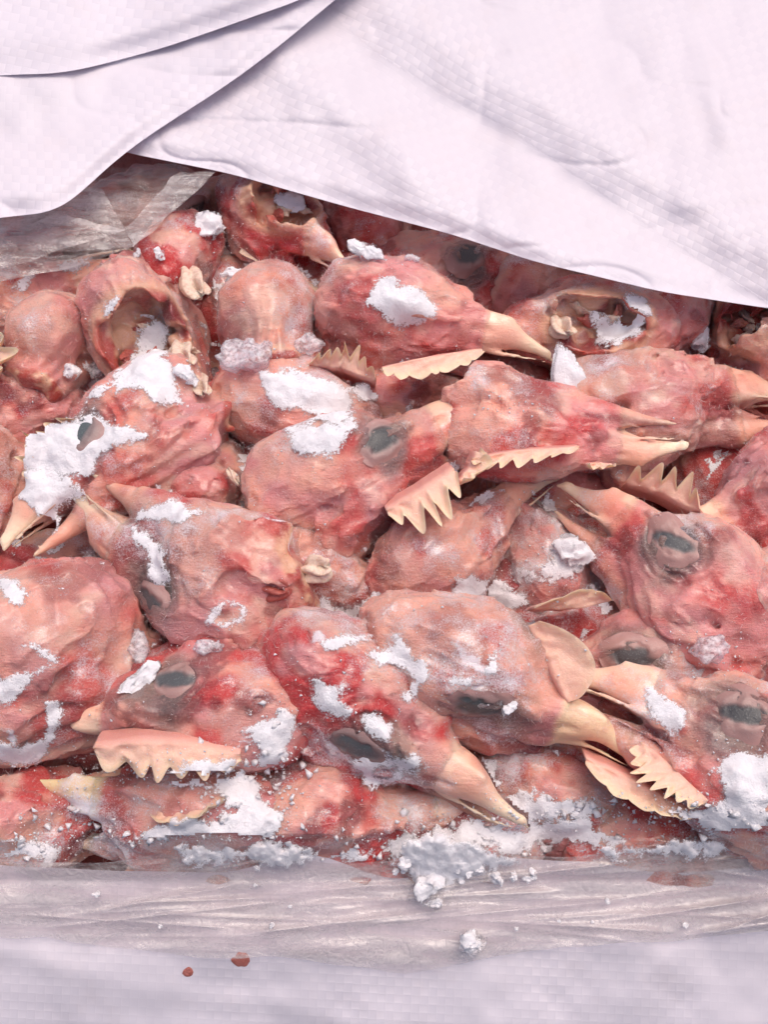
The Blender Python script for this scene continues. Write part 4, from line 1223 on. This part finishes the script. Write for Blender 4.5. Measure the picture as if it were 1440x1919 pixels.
grains("ice_crumbs", "coarse crumbs of white ice heaped along the front edge", 420, REG[:8], 0.4, 1.3, 4, M_CLOD)

# ------------------------------------------------------------------ woven sack
sack = tag(empty("woven_sack", P(720, 960, -90)), "white woven plastic sack folded open around the frozen heads", "sack")
SORG = P(720, 960, -90)

def poly_side(px, py, line):
    """distance to a polyline (px) with sign: positive above / left-to-right normal up"""
    line = np.asarray(line, float)
    best = np.full(px.shape, 1e9); sg = np.ones(px.shape); along = np.zeros(px.shape)
    n = len(line) - 1
    for k in range(n):
        (x0, y0), (x1, y1) = line[k], line[k + 1]
        ex, ey = x1 - x0, y1 - y0; L2 = ex * ex + ey * ey
        t = ((px - x0) * ex + (py - y0) * ey) / L2
        tc = np.clip(t, 0 if k else -3, 1 if k < n - 1 else 4)
        d = np.hypot(px - x0 - tc * ex, py - y0 - tc * ey)
        s = np.where(ex * (py - y0) - ey * (px - x0) < 0, 1, -1)
        m = d < best
        best = np.where(m, d, best); sg = np.where(m, s, sg); along = np.where(m, (k + np.clip(t, 0, 1)) / n, along)
    return best * sg, along

def curve(xs, pts):
    pts = np.asarray(pts, float)
    y = np.interp(xs, pts[:, 0], pts[:, 1])
    k = 21; pad = np.pad(y, k // 2, mode='edge')       # round the corners of the traced line a little
    return np.convolve(pad, np.ones(k) / k, 'valid')

def cloth(name, xs, edge_y, top_y, zfun, ang, cell=15.0, tuck=18.0, rows=150, weave_fn=None, parent=None, label=None, drop=2.2):
    """a sheet of sack cloth from its hem (edge_y, photo px) up to top_y, heights in mm from zfun(px,py,dist_from_hem)"""
    nt = 8
    V = []; UVx = []; UVy = []; Wv = []
    for j in range(-nt, rows):
        if j < 0:                                     # hem rolled under
            th = -j / nt * 2.6
            dy = -tuck * 0.5 * math.sin(th) * 0.6 if th < math.pi / 2 else -tuck * 0.5 * 0.6 * math.sin(th) - tuck * (th - math.pi / 2)
            py = edge_y + dy * 0.0 - tuck * max(0, th - 1.2)
            z = zfun(xs, edge_y, edge_y * 0) - drop * (1 - math.cos(min(th, math.pi))) * 0.5
            dist = -np.full(xs.shape, th * 6)
        else:
            t = (j / (rows - 1)) ** 1.25
            py = edge_y + (top_y - edge_y) * t
            dist = edge_y - py
            z = zfun(xs, py, dist)
        V.append(P(xs, py, z))
        wq = xs + 14 * noise(xs / 160, py / 160, xs * 0, 5); wp = py + 14 * noise(xs / 160, py / 160, xs * 0, 9)
        c, s = math.cos(math.radians(ang)), math.sin(math.radians(ang))
        yy = wp if j >= 0 else edge_y - dist
        UVx.append((c * wq + s * yy) / cell); UVy.append((-s * wq + c * yy) / cell)
        Wv.append(weave_fn(xs, py) if weave_fn is not None else np.ones(xs.shape))
    V = np.array(V); nr, nc = V.shape[:2]
    uv = np.stack([np.array(UVx).ravel(), np.array(UVy).ravel()], 1)
    o = build(name, V.reshape(-1, 3) - SORG, grid_faces(nr, nc)[:, ::-1], M_SACK, sack, {"weave": np.array(Wv).ravel()}, uv=uv)
    if label: o["label"] = label
    return o

HEM_R = [(190, 272), (235, 286), (330, 305), (430, 325), (640, 385), (850, 440), (1000, 490), (1240, 547), (1440, 578), (1500, 585)]
RIDGE = [(515, 90), (620, 200), (720, 290), (880, 420), (1010, 480)]
VALLEY = [(560, -30), (640, 45), (720, 110), (960, 245), (1240, 440), (1450, 575)]
def z_right(px, py, dist):
    r, al = poly_side(px, py, RIDGE)
    v, al2 = poly_side(px, py, VALLEY)
    z = 22 + 1.6 * sstep(0, 40, dist)
    z = z + 0.8 * np.exp(-(r / 34) ** 2) * sstep(60, 150, py) + np.where(r > 0, -2.2 * sstep(10, 120, r), -1.0 * sstep(0, 140, -r))
    z = z + 0.012 * np.clip(dist, 0, 300)
    roll = sstep(-30, 110, v)
    z = z + (2.6 - 0.6 * al2) * roll - 0.6 * np.exp(-((v + 14) / 24) ** 2)
    z = z + 1.2 * np.exp(-((v - 75) / 38) ** 2) * sstep(0.1, 0.5, al2)
    # a shallow dent up in the bright part
    e, _ = poly_side(px, py, [(1290, 60), (1310, 150), (1330, 210)])
    z = z + 2.0 * sstep(-30, 30, e) * np.exp(-((py - 120) / 130) ** 2) * sstep(-150, 0, -np.abs(e) + 30)
    z = z + 1.5 * noise(px / 120, py / 120, px * 0, 2) + 0.5 * noise(px / 40, py / 40, px * 0, 6) - 0.5 * np.clip(1 - 4 * np.abs(noise(px / 150, py / 70, px * 0, 8)), 0, 1) ** 2
    return z
def w_right(px, py):
    r, al = poly_side(px, py, RIDGE); v, al2 = poly_side(px, py, VALLEY)
    return np.clip(0.35 + 0.65 * np.exp(-(np.clip(v - 40, 0, None) / 70) ** 2) * (v > 0) + 0.65 * ((r < 30) & (v < 0)) + 0.25 * noise(px / 90, py / 90, px * 0, 4), 0.15, 1)
xs = np.arange(150, 1520, 4.0)
cloth("right_flap", xs, curve(xs, HEM_R), -160, z_right, 27, parent=sack, weave_fn=w_right, label="right flap with a long diagonal roll of cloth")

HEM_L = [(-80, 418), (0, 408), (60, 402), (105, 396), (140, 372), (180, 333), (235, 285), (300, 240), (420, 163), (500, 105), (555, 60), (640, -10), (700, -60)]
def z_left(px, py, dist):
    z = 26.5 + 1.6 * sstep(0, 45, dist) + 0.01 * np.clip(dist, 0, 400) + 5.0 * sstep(250, 560, px)
    z = z + 1.6 * noise(px / 140, py / 140, px * 0, 12) + 0.5 * noise(px / 40, py / 40, px * 0, 13) - 0.5 * np.clip(1 - 4 * np.abs(noise(px / 150, py / 80, px * 0, 18)), 0, 1) ** 2 - 1.6 * np.exp(-((dist - 150) / 60) ** 2) * sstep(400, 100, px)
    return z
xl = np.arange(-80, 680, 4.0)
cloth("left_flap", xl, curve(xl, HEM_L), -160, z_left, 4, cell=15, weave_fn=lambda a, b: np.clip(0.25 + 0.7 * np.exp(-(np.clip(curve(np.asarray(a), HEM_L) - b - 20, 0, None) / 60) ** 2) + 0.2 * noise(a / 90, b / 90, a * 0, 14), 0.1, 1), parent=sack, label="left flap folded over the right one")

HEM_T = [(-80, 150), (0, 141), (110, 138), (180, 124), (300, 92), (400, 58), (500, 22), (560, 2), (640, -40), (760, -100)]
def z_top(px, py, dist):
    return 30.5 + 3.0 * sstep(0, 90, dist) + 0.012 * np.clip(dist, 0, 400) + 5.0 * sstep(250, 560, px) + 1.2 * noise(px / 110, py / 110, px * 0, 22) + 1.5 * np.exp(-((dist - 45) / 25) ** 2) * sstep(100, 250, px)
xt = np.arange(-80, 720, 4.0)
cloth("top_fold", xt, curve(xt, HEM_T), -200, z_top, 10, cell=17, rows=90, weave_fn=lambda a, b: np.clip(0.75 + 0.4 * noise(a / 90, b / 90, a * 0, 24), 0.3, 1), parent=sack, label="rolled upper layer of the sack mouth")

# front of the sack: cloth sloping down towards the viewer, and the walls and bottom that hold the block
def z_front(px, py):
    t = np.clip((py - 1590) / 330, -0.5, 2)
    z = np.interp(py, [1500, 1578, 1650, 1700, 1780, 1919, 2200], [-1, -3.5, -12.5, -15, -19, -29, -56])
    l, _ = poly_side(px, py, [(-50, 1770), (250, 1850), (520, 1880), (760, 1960)])
    z = z - 2.0 * sstep(60, -60, l) + 0.6 * np.exp(-(l / 26) ** 2)
    l2, _ = poly_side(px, py, [(1180, 2000), (1230, 1850), (1330, 1780), (1500, 1740)])
    z = z + 2.4 * sstep(-60, 40, l2)
    z = z + 1.6 * noise(px / 150, py / 90, px * 0, 33) + 0.4 * noise(px / 40, py / 40, px * 0, 35)
    return z
gx, gy = np.meshgrid(np.arange(-160, 1610, 6.0), np.arange(1652, 2150, 5.0))
gy = gy - 26 * (1 - np.clip((gy - 1652) / 120, 0, 1)) * (1 + noise(gx / 170, gx * 0, gx * 0, 31)) 
zz = z_front(gx, gy)
FV = P(gx, gy, zz)
uvw = np.stack([(gx * math.cos(0.05) + gy * math.sin(0.05)).ravel() / 16, (gy * math.cos(0.05) - gx * math.sin(0.05)).ravel() / 16], 1)
o = build("front_panel", FV.reshape(-1, 3) - SORG, grid_faces(*gx.shape)[:, ::-1], M_SACK, sack, {"weave": np.clip(0.45 + 0.4 * noise(gx / 120, gy / 120, gx * 0, 37), 0.1, 1).ravel()}, uv=uvw)
# two blood spots on the front cloth
for k, (sx, sy, rr) in enumerate(((352, 1822, 1.1), (451, 1798, 1.7))):
    a = np.linspace(0, 2 * np.pi, 28, endpoint=False)
    ring = rr * (1 + 0.25 * fbm(np.cos(a) * 1.5, np.sin(a) * 1.5, a * 0, 60 + k))
    V = [P(sx, sy, float(z_front(np.array(sx * 1.0), np.array(sy * 1.0))) + 0.36)]; F = []
    for rk, dz in ((0.5, 0.34), (0.8, 0.28), (1.0, 0.05)):
        for q in range(28):
            x_, y_ = sx + ring[q] * rk * math.cos(a[q]) * PXMM * 1.1, sy + ring[q] * rk * math.sin(a[q]) * PXMM * 1.05
            V.append(P(x_, y_, float(z_front(np.array(x_), np.array(y_))) + dz))
    F = [[0, 1 + q, 1 + (q + 1) % 28, 1 + (q + 1) % 28] for q in range(28)]
    tri = np.array([[0, 1 + (q + 1) % 28, 1 + q] for q in range(28)] + [t for ring_ in range(2) for q in range(28) for t in ([1 + ring_ * 28 + q, 1 + ring_ * 28 + (q + 1) % 28, 29 + ring_ * 28 + q], [29 + ring_ * 28 + q, 1 + ring_ * 28 + (q + 1) % 28, 29 + ring_ * 28 + (q + 1) % 28])])
    so = build("blood_spot", np.array(V) - SORG, tri, M_STAIN, sack)

def wall_sheet(name, A, B, zt, zb):
    n, m = 60, 24
    s, t = np.meshgrid(np.linspace(0, 1, n), np.linspace(0, 1, m))
    p = A[None, None] * (1 - s[..., None]) + B[None, None] * s[..., None]
    p[..., 2] = zt + (zb - zt) * t
    p = p + 1.5 * np.stack([noise(s * 9, t * 4, s * 0, 70 + i) for i in range(3)], -1)
    uvq = np.stack([s.ravel() * 100, t.ravel() * 40], 1)
    build(name, p.reshape(-1, 3) - SORG, grid_faces(m, n), M_SACK, sack, {"weave": np.ones(n * m)}, uv=uvq)
XL, XR, YB = P(-190, 960, -20)[0], P(1640, 960, -20)[0], P(720, 180, -20)[1]
c1, c2 = np.array([XL, YFRONT - 4, 0.]), np.array([XR, YFRONT - 4, 0.])
c3, c4 = np.array([XR, YB, 0.]), np.array([XL, YB, 0.])
wall_sheet("front_wall", c1, c2, -30, -88); wall_sheet("side_wall", c2, c3, 10, -88)
wall_sheet("back_wall", c3, c4, 14, -88); wall_sheet("side_wall", c4, c1, 10, -88)
s, t = np.meshgrid(np.linspace(0, 1, 40), np.linspace(0, 1, 40))
bp_ = np.stack([XL + (XR - XL) * s, YFRONT - 4 + (YB - YFRONT + 4) * t, -88 + 0.6 * noise(s * 8, t * 8, s * 0, 80)], -1)
build("sack_bottom", bp_.reshape(-1, 3) - SORG, grid_faces(40, 40), M_SACK, sack, {"weave": np.ones(1600)}, uv=np.stack([s.ravel() * 100, t.ravel() * 100], 1))

# frozen juice and meat scraps that fill the block between and below the heads
s, t = np.meshgrid(np.linspace(0, 1, 150), np.linspace(0, 1, 150))
bx = XL + 4 + (XR - XL - 8) * s; by = YFRONT + 2 + (YB - YFRONT - 6) * t
bz = -33 + 5 * fbm(bx / 14, by / 14, bx * 0, 90, 4)
bed = build("frozen_meat_bed", np.stack([bx, by, bz], -1).reshape(-1, 3), grid_faces(150, 150), M_MEAT)
tag(bed, "dark red frozen meat and juice filling the gaps under the heads", "frozen meat", kind="stuff")

# ------------------------------------------------------------------ clear plastic liner
LORG = P(720, 1600, -30)
liner = tag(empty("plastic_liner", LORG), "clear creased plastic liner bag inside the white sack", "plastic bag")
def film_grid(name, gx, gy, gz, mat, label=None):
    v = P(gx, gy, gz)
    o = build(name, v.reshape(-1, 3) - LORG, grid_faces(*gx.shape)[:, ::-1], mat, liner)
    if label: o["label"] = label
    return o
# front: rises from the apron over the sack cloth, up the front of the block
xsF = np.arange(-150, 1600, 5.0)
bot = np.interp(xsF, [-150, 0, 150, 330, 520, 620, 760, 900, 1050, 1250, 1440, 1600], [1748, 1752, 1765, 1790, 1795, 1805, 1822, 1800, 1775, 1768, 1745, 1730]) + 6 * noise(xsF / 60, xsF * 0, xsF * 0, 44)
rowsF = 84
gxx = np.tile(xsF, (rowsF, 1)); tt = np.linspace(0, 1, rowsF)[:, None] * np.ones_like(gxx)
top = 1606 + 14 * noise(xsF / 110, xsF * 0, xsF * 0, 46) + np.interp(xsF, [0, 250, 700, 900, 1440], [14, 6, 2, -6, -22])
gyy = top + (bot - top) * tt
cre = 0
for k in range(30):
    rr = random.Random(k)
    x0, y0 = rr.uniform(-100, 1400), rr.uniform(1610, 1760)
    x1 = x0 + rr.uniform(160, 480)
    ln, al = poly_side(gxx, gyy, [(x0, y0), (x1, y0 + rr.uniform(-70, 30))])
    ends = sstep(x0 - 40, x0 + 60, gxx) * sstep(x1 + 40, x1 - 60, gxx)
    cre = cre + rr.uniform(0.4, 1.5) * np.exp(-np.abs(ln) / rr.uniform(3, 9)) * ends
gzz = z_front(gxx, gyy) + 1.6 + 1.6 * cre + 0.8 * noise(gxx / 90, gyy / 24, gxx * 0, 48)
film_grid("front_film", gxx, gyy, gzz, M_FILM2, "creased clear film lying over the front edge of the sack")
# back left: the liner's mouth showing under the left flap
def film_quad(name, a, b, c, d, za, zb, zc, zd, mat, n=60, m=40, wob=1.0, seed=0, bow=0.0):
    s, t = np.meshgrid(np.linspace(0, 1, n), np.linspace(0, 1, m), indexing='ij')
    L4 = lambda A, B, C_, D: (A * (1 - s) + B * s) * (1 - t) + (D * (1 - s) + C_ * s) * t
    X = L4(a[0], b[0], c[0], d[0]); Y = L4(a[1], b[1], c[1], d[1]); Z = L4(za, zb, zc, zd)
    Y = Y + bow * np.sin(np.pi * s) * t
    Z = Z + wob * fbm(X / 60, Y / 60, X * 0, seed, 3)
    X = X + 3 * noise(s * 6, t * 6, s * 0, seed + 5) ; Y = Y + 4 * noise(s * 6, t * 6, s * 0, seed + 9)
    return film_grid(name, X, Y, Z, mat)
film_quad("back_film", (60, 330), (430, 250), (400, 330), (235, 470), 16, 17, 15, 14, M_FILM, seed=101)
film_quad("film_hem", (330, 325), (415, 315), (250, 462), (232, 428), 18.5, 19, 16.5, 17, M_FILM2, n=30, m=50, seed=111, wob=0.5)
film_quad("side_film", (-90, 370), (190, 350), (250, 462), (-90, 545), 18, 17, 14, 12, M_FILM2, seed=121, wob=1.4, bow=10)
film_quad("film_hem", (-90, 470), (110, 400), (240, 432), (-90, 530), 20, 18, 17, 15, M_FILM2, seed=131, wob=0.8)

# powder spilled over the film
def film_snow(label, poly, thick, seed):
    poly = np.asarray(poly, float)
    x0, y0 = poly.min(0) - 30; x1, y1 = poly.max(0) + 30
    X, Y = np.meshgrid(np.arange(x0, x1, 3.0), np.arange(y0, y1, 3.0))
    n1 = fbm(X / 45, Y / 45, X * 0, seed, 4); n2 = fbm(X / 13, Y / 13, X * 0, seed + 4, 3)
    sd2 = poly_sd(X, Y, poly) + 16 * n1 + 10 * n2
    hgt = 1.9 + thick * sstep(-8, 30, sd2) * (0.6 + 0.5 * n1) + 0.5 * n2 * sstep(-8, 10, sd2)
    k_ = sd2 > -14
    kf_ = k_[:-1, :-1] & k_[1:, :-1] & k_[1:, 1:] & k_[:-1, 1:]
    v, f, bd = compact(P(X, Y, z_front(X, Y) + 1.6 * 0.25 + hgt).reshape(-1, 3), grid_faces(*X.shape, kf_)[:, ::-1], (sstep(-13, 26, sd2) * 0.9).ravel())
    lab = np.arange(len(v))
    for _ in range(300):
        mn = lab[f].min(1); new = lab.copy()
        for k in range(4): np.minimum.at(new, f[:, k], mn)
        new = new[new]
        if (new == lab).all(): break
        lab = new
    f = f[lab[f[:, 0]] == np.bincount(lab[f[:, 0]]).argmax()]
    v, f, bd = compact(v, f, bd)
    o = v.mean(0)
    ob = build("snow_spill", v - o, f, M_SNOW, attrs={"body": bd}); ob.location = Vector(o) * MM
    tag(ob, label, "snow", "snow spilled on the film")
film_snow("loose snow spilling from the heads over the film at bottom centre", [(760, 1585), (830, 1560), (920, 1580), (985, 1610), (960, 1640), (880, 1650), (840, 1690), (790, 1690), (770, 1640), (740, 1610)], 1.5, 61)
film_snow("snow streak along the film edge at bottom right", [(1100, 1590), (1250, 1575), (1440, 1570), (1460, 1590), (1300, 1605), (1150, 1615)], 1.2, 67)
film_snow("snow heap against the film below the yellowish beak, bottom left", [(330, 1590), (420, 1575), (520, 1580), (600, 1600), (560, 1625), (430, 1622), (350, 1618)], 1.8, 71)
# crumbs lying on the front film
def on_film(px, py):
    return P(px, py, float(z_front(np.array(px * 1.0), np.array(py * 1.0))) + 3.6)
ice_lump("lumpy white snow clod spilling over the film at bottom centre", 800, 1660, 62, 56, 5, 41, at=on_film(800, 1660), jag=0.5, group="ice lying on the front film")
ice_lump("pointed white snow clod lying alone on the film, bottom right", 885, 1768, 50, 50, 5, 42, at=on_film(885, 1766), jag=0.55, group="ice lying on the front film")
rngc = random.Random(5)
for i in range(26):
    if i < 14: px, py = rngc.gauss(850, 75), rngc.gauss(1640, 22)
    else: px, py = rngc.uniform(60, 1380), rngc.uniform(1640, 1740)
    if py < 1612: continue
    s_ = rngc.uniform(8, 26) if i < 14 else rngc.uniform(6, 15)
    ice_lump("small white ice crumb lying on the clear film along the bottom", px, py, s_ * 1.2, s_, s_ / 11, 300 + i, at=on_film(px, py) - np.array([0, 0, 0.6]), rot=rngc.uniform(0, 180), jag=0.5, name="ice_crumb", group="small ice crumbs on the front film", mat=M_CLOD)
